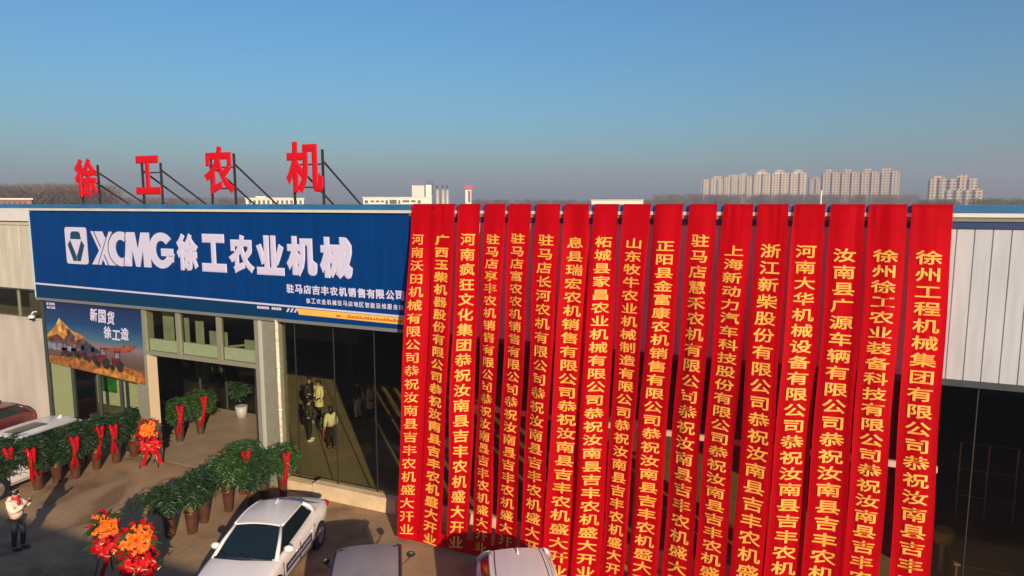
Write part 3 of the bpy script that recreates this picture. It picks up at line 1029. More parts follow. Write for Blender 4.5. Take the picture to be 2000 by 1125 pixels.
def person(label, loc, rz, h=1.66, jacket=((0.7, 0.62, 0.5), 'cream'), trousers=((0.02, 0.02, 0.03), 'dark'), hair='long', pose='stand', puffy=1.0, coat=False, shoe=(0.02, 0.02, 0.02), group=None, phone=None):
    """faces +x in its own frame"""
    s = h / 1.66
    t = thing('person', label, 'person', loc, rz, group)
    J = {}
    J['pel'] = (0, 0, 0.90); J['wai'] = (0.0, 0, 1.05); J['che'] = (0.0, 0, 1.24); J['nek'] = (0.0, 0, 1.40)
    J['nk2'] = (0.015, 0, 1.46); J['hd1'] = (0.03, 0, 1.53); J['hd2'] = (0.025, 0, 1.61)
    for sgn, n in ((1, 'L'), (-1, 'R')):
        J['sh' + n] = (0, 0.16 * sgn, 1.35)
        if pose == 'phone':
            J['el' + n] = (0.12, 0.24 * sgn, 1.12)
            J['wr' + n] = (0.32, 0.09 * sgn, 1.30)
            J['ha' + n] = (0.37, 0.05 * sgn, 1.36)
            fd = Vector((0.25, -0.35 * sgn, 0.9)).normalized()
        else:
            J['el' + n] = (-0.02, 0.22 * sgn, 1.08)
            J['wr' + n] = (0.06, 0.22 * sgn, 0.86)
            J['ha' + n] = (0.08, 0.21 * sgn, 0.79)
            fd = Vector((0.25, 0, -1)).normalized()
        step = 0.05 * sgn
        J['hi' + n] = (0, 0.085 * sgn, 0.84)
        J['kn' + n] = (0.03 + step, 0.09 * sgn, 0.47)
        J['an' + n] = (-0.02 + step, 0.09 * sgn, 0.08)
        J['to' + n] = (0.13 + step, 0.10 * sgn, 0.03)
        side = fd.cross(Vector((1, 0, 0)) if pose != 'phone' else Vector((0, 0, 1)))
        side = Vector((0.9, 0, 0.3)) if pose != 'phone' else Vector((0.75, 0.4 * sgn, 0.2))
        side.normalize()
        for q in range(4):
            base = Vector(J['ha' + n]) + side * (q - 1.5) * 0.019 + fd * 0.03
            J['f%d%s' % (q, n)] = tuple(base)
            ln = (0.065, 0.075, 0.07, 0.055)[q]
            J['g%d%s' % (q, n)] = tuple(base + fd * ln + Vector((0.02, -0.02 * sgn, 0)))
        J['t0' + n] = tuple(Vector(J['ha' + n]) + side * 0.035 - fd * 0.01)
        J['t1' + n] = tuple(Vector(J['ha' + n]) + side * 0.06 + fd * 0.035)
    names = list(J)
    ix = {n: i for i, n in enumerate(names)}
    R = {'pel': (0.14, 0.10), 'wai': (0.125, 0.095), 'che': (0.15, 0.105), 'nek': 0.07, 'nk2': 0.055, 'hd1': (0.078, 0.092), 'hd2': (0.072, 0.085)}
    E = [('pel', 'wai'), ('wai', 'che'), ('che', 'nek'), ('nek', 'nk2'), ('nk2', 'hd1'), ('hd1', 'hd2')]
    for n in 'LR':
        R.update({'sh' + n: 0.06, 'el' + n: 0.042, 'wr' + n: 0.028, 'ha' + n: (0.036, 0.018), 'hi' + n: 0.088, 'kn' + n: 0.058, 'an' + n: 0.04, 'to' + n: 0.035, 't0' + n: 0.011, 't1' + n: 0.009})
        E += [('che', 'sh' + n), ('sh' + n, 'el' + n), ('el' + n, 'wr' + n), ('wr' + n, 'ha' + n), ('pel', 'hi' + n), ('hi' + n, 'kn' + n), ('kn' + n, 'an' + n), ('an' + n, 'to' + n), ('ha' + n, 't0' + n), ('t0' + n, 't1' + n)]
        for q in range(4):
            R['f%d%s' % (q, n)] = 0.010
            R['g%d%s' % (q, n)] = 0.008
            E += [('ha' + n, 'f%d%s' % (q, n)), ('f%d%s' % (q, n), 'g%d%s' % (q, n))]

    def sub(keys, rad_over, extra=0.0, lv=1, mul=1.0):
        ks = [k for k in names if k in keys]
        ii = {k: i for i, k in enumerate(ks)}
        ed = [(ii[a], ii[c]) for a, c in E if a in ii and c in ii]
        rr = []
        for k in ks:
            q = rad_over.get(k, R[k])
            rr.append((q[0] * mul + extra, q[1] * mul + extra) if isinstance(q, tuple) else q * mul + extra)
        me = skinned([Vector(J[k]) * s for k in ks], ed, [(q[0] * s, q[1] * s) if isinstance(q, tuple) else q * s for q in rr], lv)
        return me

    def put(name, me, m):
        me.materials.clear()
        me.materials.append(m)
        for p in me.polygons:
            p.use_smooth = True
        return obj(name, me, m, t)

    body = put('body', sub(set(names), {}), M_SKIN)
    # face: nose, eyes, mouth, ears
    fb = MB()
    fb.ellipsoid((0.118 * s, 0, 1.545 * s), (0.022, 0.014, 0.022), 8, 6)
    for sg_ in (1, -1):
        fb.ellipsoid((0.03 * s, 0.083 * s * sg_, 1.555 * s), (0.02, 0.012, 0.03), 8, 6)
    obj('nose', fb, M_SKIN, body, True, world=False)
    fb = MB()
    for sg_ in (1, -1):
        fb.ellipsoid((0.103 * s, 0.032 * s * sg_, 1.575 * s), (0.010, 0.012, 0.008), 8, 6)
    obj('eyes', fb, M_HAIR, body, True, world=False)
    up = {'che', 'wai', 'pel', 'nek'} | {k + n for k in ('sh', 'el', 'wr') for n in 'LR'}
    jm = mat('jacket ' + jacket[1], jacket[0], 0.75, var=0.12, scale=12, bump=0.3, bscale=25)
    ov = {'pel': (0.165, 0.13), 'wai': (0.165, 0.125), 'che': (0.17, 0.125), 'nek': 0.075}
    for n in 'LR':
        ov.update({'sh' + n: 0.075, 'el' + n: 0.062, 'wr' + n: 0.045})
    put('jacket', sub(up, ov, 0.012 * puffy, mul=0.94 + 0.06 * puffy), jm)
    if coat:
        cb = MB(); cb.lathe([(0.16, 0.98), (0.19, 0.75), (0.21, 0.52), (0.20, 0.50)], 16)
        cb.v = [(x * s * 0.85, y * s * 1.05, z * s) for x, y, z in cb.v]
        obj('coat_skirt', cb, jm, t, True, world=False)
    lo = {'pel'} | {k + n for k in ('hi', 'kn', 'an') for n in 'LR'}
    tm = mat('trousers ' + trousers[1], trousers[0], 0.8, var=0.15, scale=9)
    put('trousers', sub(lo, {'pel': (0.15, 0.11)}, 0.016), tm)
    shm = mat('shoe %.2f' % shoe[0], shoe, 0.6)
    for n in 'LR':
        sb = MB()
        a = Vector(J['an' + n]); c = Vector(J['to' + n])
        sb.ellipsoid(((a.x + c.x) / 2 * s, a.y * s, 0.045 * s), (0.135 * s, 0.055 * s, 0.05 * s), 12, 8)
        sb.v = [(x, y, max(0.002, z)) for x, y, z in sb.v]
        obj('shoe', sb, shm, t, True, world=False)
    hb = MB()
    hb.ellipsoid((0.008 * s, 0, 1.595 * s), (0.105 * s, 0.098 * s, 0.10 * s), 14, 10)
    if hair == 'long':
        hb.ellipsoid((-0.055 * s, 0, 1.49 * s), (0.06 * s, 0.09 * s, 0.15 * s), 12, 8)
    elif hair == 'tail':
        hb.ellipsoid((-0.11 * s, 0, 1.55 * s), (0.05 * s, 0.045 * s, 0.1 * s), 10, 8)
    obj('hair', hb, M_HAIR, t, True, world=False)
    if pose == 'phone':
        hd = MB(); hd.ellipsoid((-0.10 * s, 0, 1.40 * s), (0.075 * s, 0.13 * s, 0.09 * s), 12, 8)
        obj('hood', hd, jm, t, True, world=False)
        bd = MB(); bd.tube([(0.02 * s + 0.1 * s * math.cos(k * 0.35) * 0.6, 0.102 * s * math.sin(k * 0.35), 1.64 * s + 0.035 * s * math.cos(k * 0.35)) for k in range(-4, 5)], 0.012 * s, 6)
        obj('headband', bd, mat('grey headband', (0.35, 0.34, 0.30), 0.6), t, True, world=False)
        scf = MB(); scf.lathe([(0.075 * s, 1.37 * s), (0.10 * s, 1.41 * s), (0.095 * s, 1.46 * s), (0.07 * s, 1.485 * s)], 14)
        scf.v = [(x + 0.02, y, z) for x, y, z in scf.v]
        scf.ellipsoid((0.115 * s, -0.02, 1.30 * s), (0.035 * s, 0.06 * s, 0.11 * s), 10, 8)
        obj('scarf', scf, mat('red scarf', (0.55, 0.01, 0.015), 0.7, var=0.1), t, True, world=False)
    return t


pr = person('person in a cream padded jacket and dark trousers holding up a phone', (-19.04, -6.01, 0), rad(20), 1.66, ((0.72, 0.60, 0.47), 'cream'), ((0.012, 0.014, 0.025), 'navy'), 'tail', 'phone', 1.9)
ph_t = thing('phone', 'dark phone held up by the person in the cream jacket', 'phone', Vector((-19.04, -6.01, 0)) + Vector((0.42 * math.cos(rad(20)), 0.42 * math.sin(rad(20)), 1.40)), rad(20))
b = MB(); b.box(-0.006, 0.006, -0.075, 0.075, -0.036, 0.036)
obj('phone_case', b, mat('phone case', (0.10, 0.05, 0.03), 0.4), ph_t, world=False)
b = MB(); b.box(-0.0085, -0.0065, -0.068, 0.068, -0.031, 0.031)
obj('screen', b, M_BLACK, ph_t, world=False)

GI = 'visitors standing inside the showroom'
person('person in a white jacket and black trousers standing nearest the glass', (-16.25, 3.42, 0.012), rad(150), 1.64, ((0.74, 0.70, 0.52), 'white'), ((0.012, 0.012, 0.014), 'black'), 'long', group=GI)
person('person in a dark padded jacket and white shoes just behind the glass', (-17.56, 3.75, 0.012), rad(60), 1.70, ((0.03, 0.025, 0.032), 'charcoal'), ((0.012, 0.012, 0.014), 'black'), 'short', puffy=1.6, shoe=(0.7, 0.7, 0.68), group=GI)
person('child in a pale top and orange trousers between two adults behind the glass', (-17.0, 4.0, 0.012), rad(-70), 1.12, ((0.50, 0.46, 0.36), 'pale'), ((0.60, 0.10, 0.04), 'orange'), 'short', group=GI)
person('person in a long pale yellow coat behind the glass, further back in the sunlit floor', (-19.2, 6.3, 0.012), rad(-100), 1.63, ((0.76, 0.72, 0.44), 'yellowish'), ((0.03, 0.03, 0.03), 'dark'), 'tail', coat=True, group=GI)
person('person in a black jacket turned to the pale yellow coat behind the glass', (-19.75, 6.35, 0.012), rad(0), 1.70, ((0.02, 0.02, 0.022), 'black'), ((0.015, 0.015, 0.017), 'black'), 'short', puffy=1.4, group=GI)
person('person in a dark top and pale jeans in the shade behind the glass', (-17.54, 6.8, 0.012), rad(200), 1.66, ((0.02, 0.02, 0.022), 'black'), ((0.66, 0.70, 0.74), 'pale jeans'), 'short', group=GI)
person('person in a long pink coat in the shade behind the glass', (-17.05, 7.0, 0.012), rad(190), 1.62, ((0.80, 0.42, 0.32), 'pink'), ((0.02, 0.02, 0.02), 'black'), 'long', coat=True, group=GI)
person('person in a blue and dark outfit deep inside the doorway', (-25.4, 7.3, 0.012), rad(-60), 1.7, ((0.20, 0.26, 0.40), 'blue'), ((0.02, 0.02, 0.03), 'dark'), 'short', group=GI)
person('person in a white top deep inside the doorway, left of the blue one', (-26.3, 7.4, 0.012), rad(-60), 1.65, ((0.70, 0.68, 0.62), 'white plain'), ((0.02, 0.02, 0.03), 'dark'), 'short', group=GI)

# ------------------------------------------------------------------ cars
def cr(P, n):
    """Catmull-Rom through tuples"""
    out = []
    for i in range(len(P) - 1):
        p0 = P[max(i - 1, 0)]; p1 = P[i]; p2 = P[i + 1]; p3 = P[min(i + 2, len(P) - 1)]
        for k in range(n):
            t = k / n
            out.append(tuple(0.5 * ((2 * b_) + (-a_ + c_) * t + (2 * a_ - 5 * b_ + 4 * c_ - d_) * t * t + (-a_ + 3 * b_ - 3 * c_ + d_) * t ** 3) for a_, b_, c_, d_ in zip(p0, p1, p2, p3)))
    out.append(P[-1])
    return out


def car(label, loc, rz, paint, P, extras=()):
    """car facing +x. P: stations (x, zbottom, ztop, halfwidth), greenhouse numbers"""
    t = thing('parked_car', label, 'car', loc, rz)
    st = cr(P['st'], 4)
    rows = []
    for x, zb, zt, hw in st:
        zm = zb + (zt - zb) * 0.55
        half = [(0, zb), (hw * 0.86, zb), (hw * 0.96, zb + 0.07), (hw * 1.0, zm), (hw * 0.985, zt - 0.12), (hw * 0.95, zt - 0.045), (hw * 0.86, zt - 0.005), (hw * 0.45, zt + 0.018), (0, zt + 0.024)]
        ring = [(x, y, z) for y, z in half] + [(x, -y, z) for y, z in reversed(half[1:-1])]
        rows.append(ring)
    b = MB(); b.grid(rows, closed=True)
    n = len(rows[0])
    b.f.append(tuple(range(n)))
    b.f.append(tuple(len(b.v) - n + k for k in reversed(range(n))))
    body = obj('body', b, paint, t, True, world=False)
    wx0, rx0, rx1, wx1 = P['gx']        # windscreen foot, roof front, roof rear, rear glass foot
    zb0, zr, zb1 = P['gz']              # belt at windscreen, roof, belt at rear glass
    wb, wr = P['gw']

    def ring(x, zbelt, zroof, f):
        """half outline of greenhouse at x from belt (left) to centre"""
        return [(x, wb - (wb - wr) * q ** 1.25, zbelt + (zroof - zbelt) * q) for q in (0, 0.25, 0.5, 0.75, 1)]
    # roof skin
    rr = []
    N = 10
    for i in range(N + 1):
        q = i / N
        x = rx0 + (rx1 - rx0) * q
        zc = zr + 0.06 * math.sin(math.pi * min(1, max(0, 0.15 + q * 0.75)))
        row = []
        for k in range(9):
            v = -1 + 2 * k / 8
            row.append((x, wr * 1.0 * v * (1 - 0.06 * abs(2 * q - 0.9) ** 2), zc - 0.05 * v * v))
        rr.append(row)
    b = MB(); b.grid(rr)
    lowrow = [[(x, y, z - 0.035) for x, y, z in row] for row in rr]
    b.grid(lowrow)
    edge = rr[0] + [r_[-1] for r_ in rr[1:]] + rr[-1][::-1][1:] + [r_[0] for r_ in rr[::-1]][1:]
    b.grid([edge, [(x, y, z - 0.035) for x, y, z in edge]], closed=True)
    roof = obj('roof', b, paint, t, True, world=False)
    fl, fr_ = rr[0][-1], rr[0][0]
    rl, rrr = rr[-1][-1], rr[-1][0]
    # glass faces, a little inside the pillars

    def patch(a, bq, c, d, bow, axis, nn=6):
        rows_ = []
        for i in range(nn + 1):
            p = i / nn
            row = []
            for k in range(nn + 1):
                q = k / nn
                A = Vector(a).lerp(Vector(bq), q); C_ = Vector(d).lerp(Vector(c), q)
                v = A.lerp(C_, p)
                v += Vector(axis) * bow * math.sin(math.pi * q) * (0.4 + 0.6 * math.sin(math.pi * min(1, p * 0.9 + 0.1)))
                row.append(v)
            rows_.append(row)
        m_ = MB(); m_.grid(rows_)
        return m_
    dz = Vector((0, 0, -0.03))
    wl = Vector((wx0, wb * 0.96, zb0)); wr_ = Vector((wx0, -wb * 0.96, zb0))
    bl = Vector((wx1, wb * 0.93, zb1)); br_ = Vector((wx1, -wb * 0.93, zb1))
    sl_ = Vector((wx1 + P.get('qp', 0.1), wb * 0.95, zb1 + 0.06)); sr_ = Vector((wx1 + P.get('qp', 0.1), -wb * 0.95, zb1 + 0.06))
    fl, fr_, rl, rrr = [Vector(q) + dz for q in (fl, fr_, rl, rrr)]
    obj('windscreen', patch(wl, wr_, fr_, fl, 0.10, (0.8, 0, 0.5)), M_CARGLASS, t, True, world=False)
    obj('rear_window', patch(br_, bl, rl, rrr, 0.07, (-0.8, 0, 0.5)), M_CARGLASS, t, True, world=False)
    for sgn, (a, q, c, d) in ((1, (sl_, wl, fl, rl)), (-1, (sr_, wr_, fr_, rrr))):
        if P.get('qp', 0.1) > 0.2:
            b0 = bl if sgn > 0 else br_
            b = MB()
            pts0 = [b0.lerp(d, k / 6) + Vector((0, 0.012 * sgn, 0.01)) for k in range(7)]
            pts1 = [a.lerp(d, k / 6) + Vector((0.02 * math.sin(math.pi * k / 6) * 6, 0.035 * sgn * math.sin(math.pi * k / 6) + 0.014 * sgn, 0)) for k in range(7)]
            b.grid([pts0, [p.lerp(q_, 0.5) + Vector((0, 0.02 * sgn, 0.01)) for p, q_ in zip(pts0, pts1)], pts1])
            obj('rear_quarter', b, paint, t, True, world=False)
        sw = obj('side_window', patch(a, q, c, d, 0.03, (0, sgn, 0)), M_CARGLASS, t, True, world=False)
        # pillars
        for nm, p0, p1, ra, rb in (('front_pillar', q, c, 0.05, 0.04), ('rear_pillar', a, d, 0.085, 0.05)):
            b = MB(); p0 = p0 + Vector((0.02 if nm[0] == 'f' else -0.03, 0, -0.04))
            b.tube([p0, p0.lerp(p1, 0.5) + Vector((0.015 if nm[0] == 'f' else -0.04, 0.015 * sgn, 0.02)), p1], [ra * 1.1, (ra + rb) / 2, rb], 8)
            obj(nm, b, paint, t, True, world=False)
        b = MB(); pts = [Vector(r_[-1 if sgn > 0 else 0]) + Vector((0, 0.004 * sgn, -0.02)) for r_ in rr]
        b.tube(pts, 0.035, 8)
        obj('roof_rail', b, M_CHROME if 'rails' in extras else paint, t, True, world=False)
        if 'gutter' in extras:
            b = MB(); b.tube([p + Vector((0, -0.10 * sgn, 0.0 + 0.032)) for p in pts[1:]], 0.011, 6)
            obj('roof_seam', b, M_BLACK, roof, True, world=False)
        # mirror
        b = MB(); mc = wl.lerp(fl, 0.12) if sgn > 0 else wr_.lerp(fr_, 0.12)
        mc = mc + Vector((-0.28, 0.16 * sgn, 0.02))
        b.ellipsoid(mc, (0.075, 0.125, 0.085), 12, 8)
        mo = obj('wing_mirror', b, paint, t, True, world=False)
        b = MB(); b.ellipsoid(mc + Vector((-0.045, 0, 0)), (0.04, 0.105, 0.065), 10, 6)
        obj('mirror_glass', b, M_BLACK, mo, True, world=False)
        # sill trim, door seams and handles
        hw = P['hw']
        b = MB(); b.box(-1.0, 1.0, sgn * hw * 0.93 - 0.015, sgn * hw * 0.93 + 0.015, P['st'][2][1] - 0.02, P['st'][2][1] + 0.05)
        obj('sill_trim', b, M_BLACK, t, world=False)
        b = MB()
        for hx in (0.98, -0.02, -0.98):
            b.box(hx - 0.006, hx + 0.006, sgn * hw * 0.985 - 0.015, sgn * hw * 1.001 + 0.004 * sgn if sgn > 0 else sgn * hw * 0.985 + 0.015, P['st'][2][1] + 0.1, zb0 - 0.12)
        b.box(-0.98, 0.98, sgn * hw * 0.99 - 0.012, sgn * hw * 0.99 + 0.012, P['st'][2][1] + 0.09, P['st'][2][1] + 0.10)
        obj('door_seam', b, M_BLACK, body, world=False)
        for hx in (0.15, -0.85):
            b = MB(); b.box(hx - 0.09, hx + 0.09, sgn * hw * 1.005 - 0.015, sgn * hw * 1.005 + 0.015, zb0 - 0.22, zb0 - 0.185)
            obj('door_handle', b, paint, t, world=False)
        for ax in P['axles']:
            b = MB()
            b.tube([(ax, sgn * (hw * 0.9), P['wr'] + 0.01), (ax, sgn * (hw * 1.006), P['wr'] + 0.01)], P['wr'] + 0.055, 24)
            obj('wheel_arch', b, M_BLACK, t, world=False)
            b = MB()
            y_ = sgn * (hw * 1.012)
            b.tube([(ax, y_ - sgn * 0.2, P['wr']), (ax, y_ - 0.02 * sgn, P['wr']), (ax, y_, P['wr'])], [P['wr'], P['wr'], P['wr'] - 0.02], 24)
            wh = obj('wheel', b, M_TYRE, t, True, world=False)
            b = MB(); b.tube([(ax, y_, P['wr']), (ax, y_ + 0.008 * sgn, P['wr'])], P['wr'] * 0.66, 20)
            for k in range(5):
                a_ = k * 2 * math.pi / 5
                b.tube([(ax, y_ + 0.012 * sgn, P['wr']), (ax + math.cos(a_) * P['wr'] * 0.62, y_ + 0.012 * sgn, P['wr'] + math.sin(a_) * P['wr'] * 0.62)], 0.025, 6)
            obj('rim', b, M_RIM, wh, world=False)
        # lamps
        xf = P['st'][-1][0]; xb = P['st'][0][0]
        b = MB(); b.ellipsoid((xf - 0.14, sgn * hw * 0.74, 0.68), (0.16, 0.17, 0.07), 12, 8)
        obj('headlight', b, mat('clear lamp', (0.5, 0.52, 0.55), 0.1), t, True, world=False)
        b = MB(); b.ellipsoid((xb + 0.12, sgn * hw * 0.78, 0.85), (0.13, 0.16, 0.09), 12, 8)
        obj('tail_light', b, mat('red lamp', (0.35, 0.01, 0.01), 0.2), t, True, world=False)
    # wipers and the dark line under the windscreen
    b = MB()
    b.tube([(wx0 + 0.10, -0.70, zb0 + 0.035), (wx0 + 0.16, 0.0, zb0 + 0.045), (wx0 + 0.10, 0.70, zb0 + 0.035)], 0.022, 6)
    b.tube([(wx0 + 0.14, 0.35, zb0 + 0.05), (wx0 + 0.02, -0.15, zb0 + 0.13)], 0.010, 6)
    b.tube([(wx0 + 0.14, -0.2, zb0 + 0.05), (wx0 + 0.0, -0.62, zb0 + 0.12)], 0.010, 6)
    obj('wiper', b, M_BLACK, t, True, world=False)
    # shark fin
    b = MB(); xa = rx1 + 0.22
    zf_ = rr[-2][4][2]
    b.add([(xa + 0.12, -0.03, zf_ - 0.01), (xa + 0.12, 0.03, zf_ - 0.01), (xa - 0.07, 0.03, zf_ - 0.02), (xa - 0.07, -0.03, zf_ - 0.02), (xa - 0.05, 0, zf_ + 0.10), (xa - 0.08, 0, zf_ + 0.10)],
          [(0, 1, 4), (1, 2, 5, 4), (3, 0, 4, 5), (2, 3, 5), (0, 3, 2, 1)])
    obj('antenna', b, paint, roof, world=False)
    if 'sunroof' in extras:
        q0, q1 = 1, 6
        pts = []
        b = MB()
        b.grid([[(x, y * 0.72, z + 0.006 + 0.05 * (y / wr) ** 2 * 0.25) for x, y, z in rr[k]] for k in range(q0, q1 + 1)])
        obj('sunroof', b, M_CARGLASS, roof, True, world=False)
    if 'sticker' in extras:
        hw = P['hw']
        b = MB()
        b.box(-0.75, 0.85, hw * 0.998, hw * 1.006, 0.50, 0.70)
        sk = obj('door_sticker', b, M_STICKER, t, world=False)
        b = MB()
        r_ = random.Random(5)
        x = -0.66
        while x < 0.76:
            b.box(x, x + 0.06, hw * 1.006, hw * 1.008, 0.57, 0.57 + r_.uniform(0.05, 0.08))
            x += 0.085
        obj('sticker_print', b, mat('grey print', (0.35, 0.33, 0.40), 0.5), sk, world=False)
    if 'dash' in extras:
        b = MB(); b.ellipsoid((wx0 - 0.38, 0.05, zb0 + 0.04), (0.10, 0.16, 0.06), 10, 6)
        obj('dashboard_ornament', b, M_REDFLOWER, t, True, world=False)
    return t


SEDAN = dict(st=[(-2.30, 0.45, 0.72, 0.62), (-2.22, 0.34, 0.95, 0.78), (-1.75, 0.26, 1.00, 0.89), (-1.0, 0.22, 0.98, 0.90), (0.0, 0.20, 0.95, 0.905), (0.9, 0.20, 0.95, 0.90), (1.5, 0.22, 0.88, 0.89), (2.05, 0.26, 0.76, 0.83), (2.28, 0.30, 0.64, 0.70), (2.34, 0.36, 0.55, 0.60)],
             gx=(1.05, 0.32, -1.00, -1.78), gz=(0.94, 1.43, 1.02), gw=(0.80, 0.61), qp=0.55, hw=0.905, axles=(-1.35, 1.38), wr=0.32)
car('white sedan with a dark blue door sticker parked nose out in the lot', (-12.19, -4.18, 0), math.atan2(-0.944, 0.33), M_CARWHITE, SEDAN, ('sticker', 'dash'))
SUV = dict(st=[(-2.32, 0.5, 0.85, 0.70), (-2.26, 0.36, 1.08, 0.84), (-1.7, 0.28, 1.10, 0.91), (-0.9, 0.26, 1.08, 0.925), (0.0, 0.25, 1.06, 0.925), (0.9, 0.25, 1.06, 0.92), (1.6, 0.27, 1.02, 0.90), (2.1, 0.32, 0.92, 0.85), (2.3, 0.38, 0.75, 0.72), (2.35, 0.42, 0.62, 0.6)],
           gx=(1.05, 0.45, -1.75, -2.18), gz=(1.06, 1.66, 1.10), gw=(0.84, 0.66), hw=0.925, axles=(-1.38, 1.4), wr=0.35)
car('white car with silver roof rails and a sunroof behind the left row of plants', (-23.85, -3.15, 0), rad(-84), M_CARWHITE, SUV, ('rails', 'sunroof'))
MPV = dict(SUV); MPV.update(gz=(1.02, 1.52, 1.05), gx=(1.2, 0.55, -1.65, -2.15), gw=(0.84, 0.64))
car('white van with black roof seams parked in front of the banners at the bottom edge', (-4.95, -4.62, 0), math.atan2(-0.87, 0.5), M_CARWHITE, MPV, ('gutter',))
HATCH = dict(SUV); HATCH.update(gz=(0.98, 1.45, 1.02))
car('dark maroon car at the left edge against the beige wall', (-28.5, -2.5, 0), rad(-84), M_MAROON, HATCH, ())

# covered electric tricycle
tr = thing('covered_tricycle', 'grey roofed covered tricycle with dark blue trim parked beside the white sedan', 'tricycle', (-8.02, -5.72, 0), math.atan2(0.83, -0.55))
M_TRI = mat('mauve grey canopy', (0.30, 0.275, 0.285), 0.55, var=0.10, scale=3)
M_TRIB = mat('dark blue trim', (0.02, 0.028, 0.07), 0.4)
M_TRIP = mat('faded blue paint', (0.26, 0.30, 0.35), 0.4, var=0.1)
rows = []
for i in range(9):
    q = i / 8
    x = 1.45 - 2.9 * q
    zc = 1.70 - 0.10 * abs(2 * q - 1) ** 3
    rows.append([(x, 0.68 * v, zc - 0.07 * abs(v) ** 3) for v in [-1 + k / 5 for k in range(11)]])
b = MB(); b.grid(rows)
b.grid([[(x, y, z - 0.05) for x, y, z in r_] for r_ in rows])
e_ = rows[0] + [r_[-1] for r_ in rows[1:]] + rows[-1][::-1][1:] + [r_[0] for r_ in rows[::-1]][1:]
b.grid([e_, [(x, y, z - 0.05) for x, y, z in e_]], closed=True)
obj('canopy', b, M_TRI, tr, True, world=False)
for sgn in (1, -1):
    b = MB(); b.tube([(r_[5 + 5 * sgn][0], r_[5 + 5 * sgn][1] + 0.02 * sgn, r_[5 + 5 * sgn][2] - 0.02) for r_ in rows], 0.04, 8)
    obj('canopy_trim', b, M_TRIB, tr, True, world=False)
    b = MB()
    for px_ in (1.35, 0.2, -1.35):
        b.tube([(px_, 0.66 * sgn, 0.75), (px_ * 0.98, 0.66 * sgn, 1.62)], 0.025, 8)
    obj('canopy_post', b, M_STEEL, tr, True, world=False)
    b = MB(); b.box(-1.4, 1.3, 0.64 * sgn - 0.03, 0.64 * sgn + 0.03, 0.42, 0.95)
    obj('side_panel', b, M_TRIP, tr, world=False)
    b = MB(); b.box(-1.3, 0.1, 0.655 * sgn - 0.008, 0.655 * sgn + 0.008, 0.96, 1.58)
    obj('side_window', b, M_CARGLASS, tr, world=False)
    b = MB(); b.tube([(1.30, 0.62 * sgn, 1.05), (1.42, 0.80 * sgn, 1.12), (1.44, 0.92 * sgn, 1.22)], 0.014, 8)
    ms = obj('mirror_arm', b, M_STEEL, tr, True, world=False)
    b = MB(); b.ellipsoid((1.44, 0.94 * sgn, 1.30), (0.035, 0.10, 0.075), 12, 8)
    mq = obj('mirror', b, M_BLACK, ms, True, world=False)
    b = MB(); b.tube([(-1.0, 0.50 * sgn, 0.27), (-1.0, 0.66 * sgn, 0.27)], 0.27, 20)
    wq = obj('wheel', b, M_TYRE, tr, world=False)
    b = MB(); b.tube([(-1.0, 0.655 * sgn, 0.27), (-1.0, 0.675 * sgn, 0.27)], 0.16, 16)
    obj('rim', b, M_RIM, wq, world=False)
b = MB(); b.tube([(1.5, -0.06, 0.25), (1.5, 0.06, 0.25)], 0.25, 20)
obj('wheel', b, M_TYRE, tr, world=False)
b = MB(); b.add([(1.42, -0.62, 0.95), (1.42, 0.62, 0.95), (1.30, 0.62, 1.60), (1.30, -0.62, 1.60)], [(0, 1, 2, 3)])
obj('windscreen', b, M_CARGLASS, tr, world=False)
b = MB()
b.add([(1.35, -0.64, 0.42), (1.35, 0.64, 0.42), (1.62, 0.35, 0.5), (1.62, -0.35, 0.5), (1.38, -0.64, 0.95), (1.38, 0.64, 0.95), (1.55, 0.3, 0.85), (1.55, -0.3, 0.85)],
      [(0, 1, 2, 3), (4, 5, 6, 7), (2, 3, 7, 6), (1, 2, 6, 5), (0, 3, 7, 4)])
obj('front_cowl', b, M_TRIP, tr, world=False)
b = MB(); b.box(-1.45, 1.35, -0.62, 0.62, 0.34, 0.44)
obj('chassis', b, M_STEEL, tr, world=False)
b = MB(); b.box(-0.5, 0.2, -0.5, 0.5, 0.44, 0.78)
b.box(-0.62, -0.5, -0.5, 0.5, 0.44, 1.2)
obj('seat', b, M_BLACK, tr, world=False)

# ------------------------------------------------------------------ plants
def leaf(mb, p, d, up, L, W):
    d = d.normalized()
    sd = d.cross(up)
    if sd.length < 1e-3:
        sd = d.cross(Vector((1, 0, 0)))
    sd.normalize()
    mid = p + d * L * 0.5 + Vector((0, 0, L * 0.06))
    tip = p + d * L - Vector((0, 0, L * 0.22))
    mb.add([p, mid + sd * W, tip, mid - sd * W], [(0, 1, 2), (0, 2, 3)])


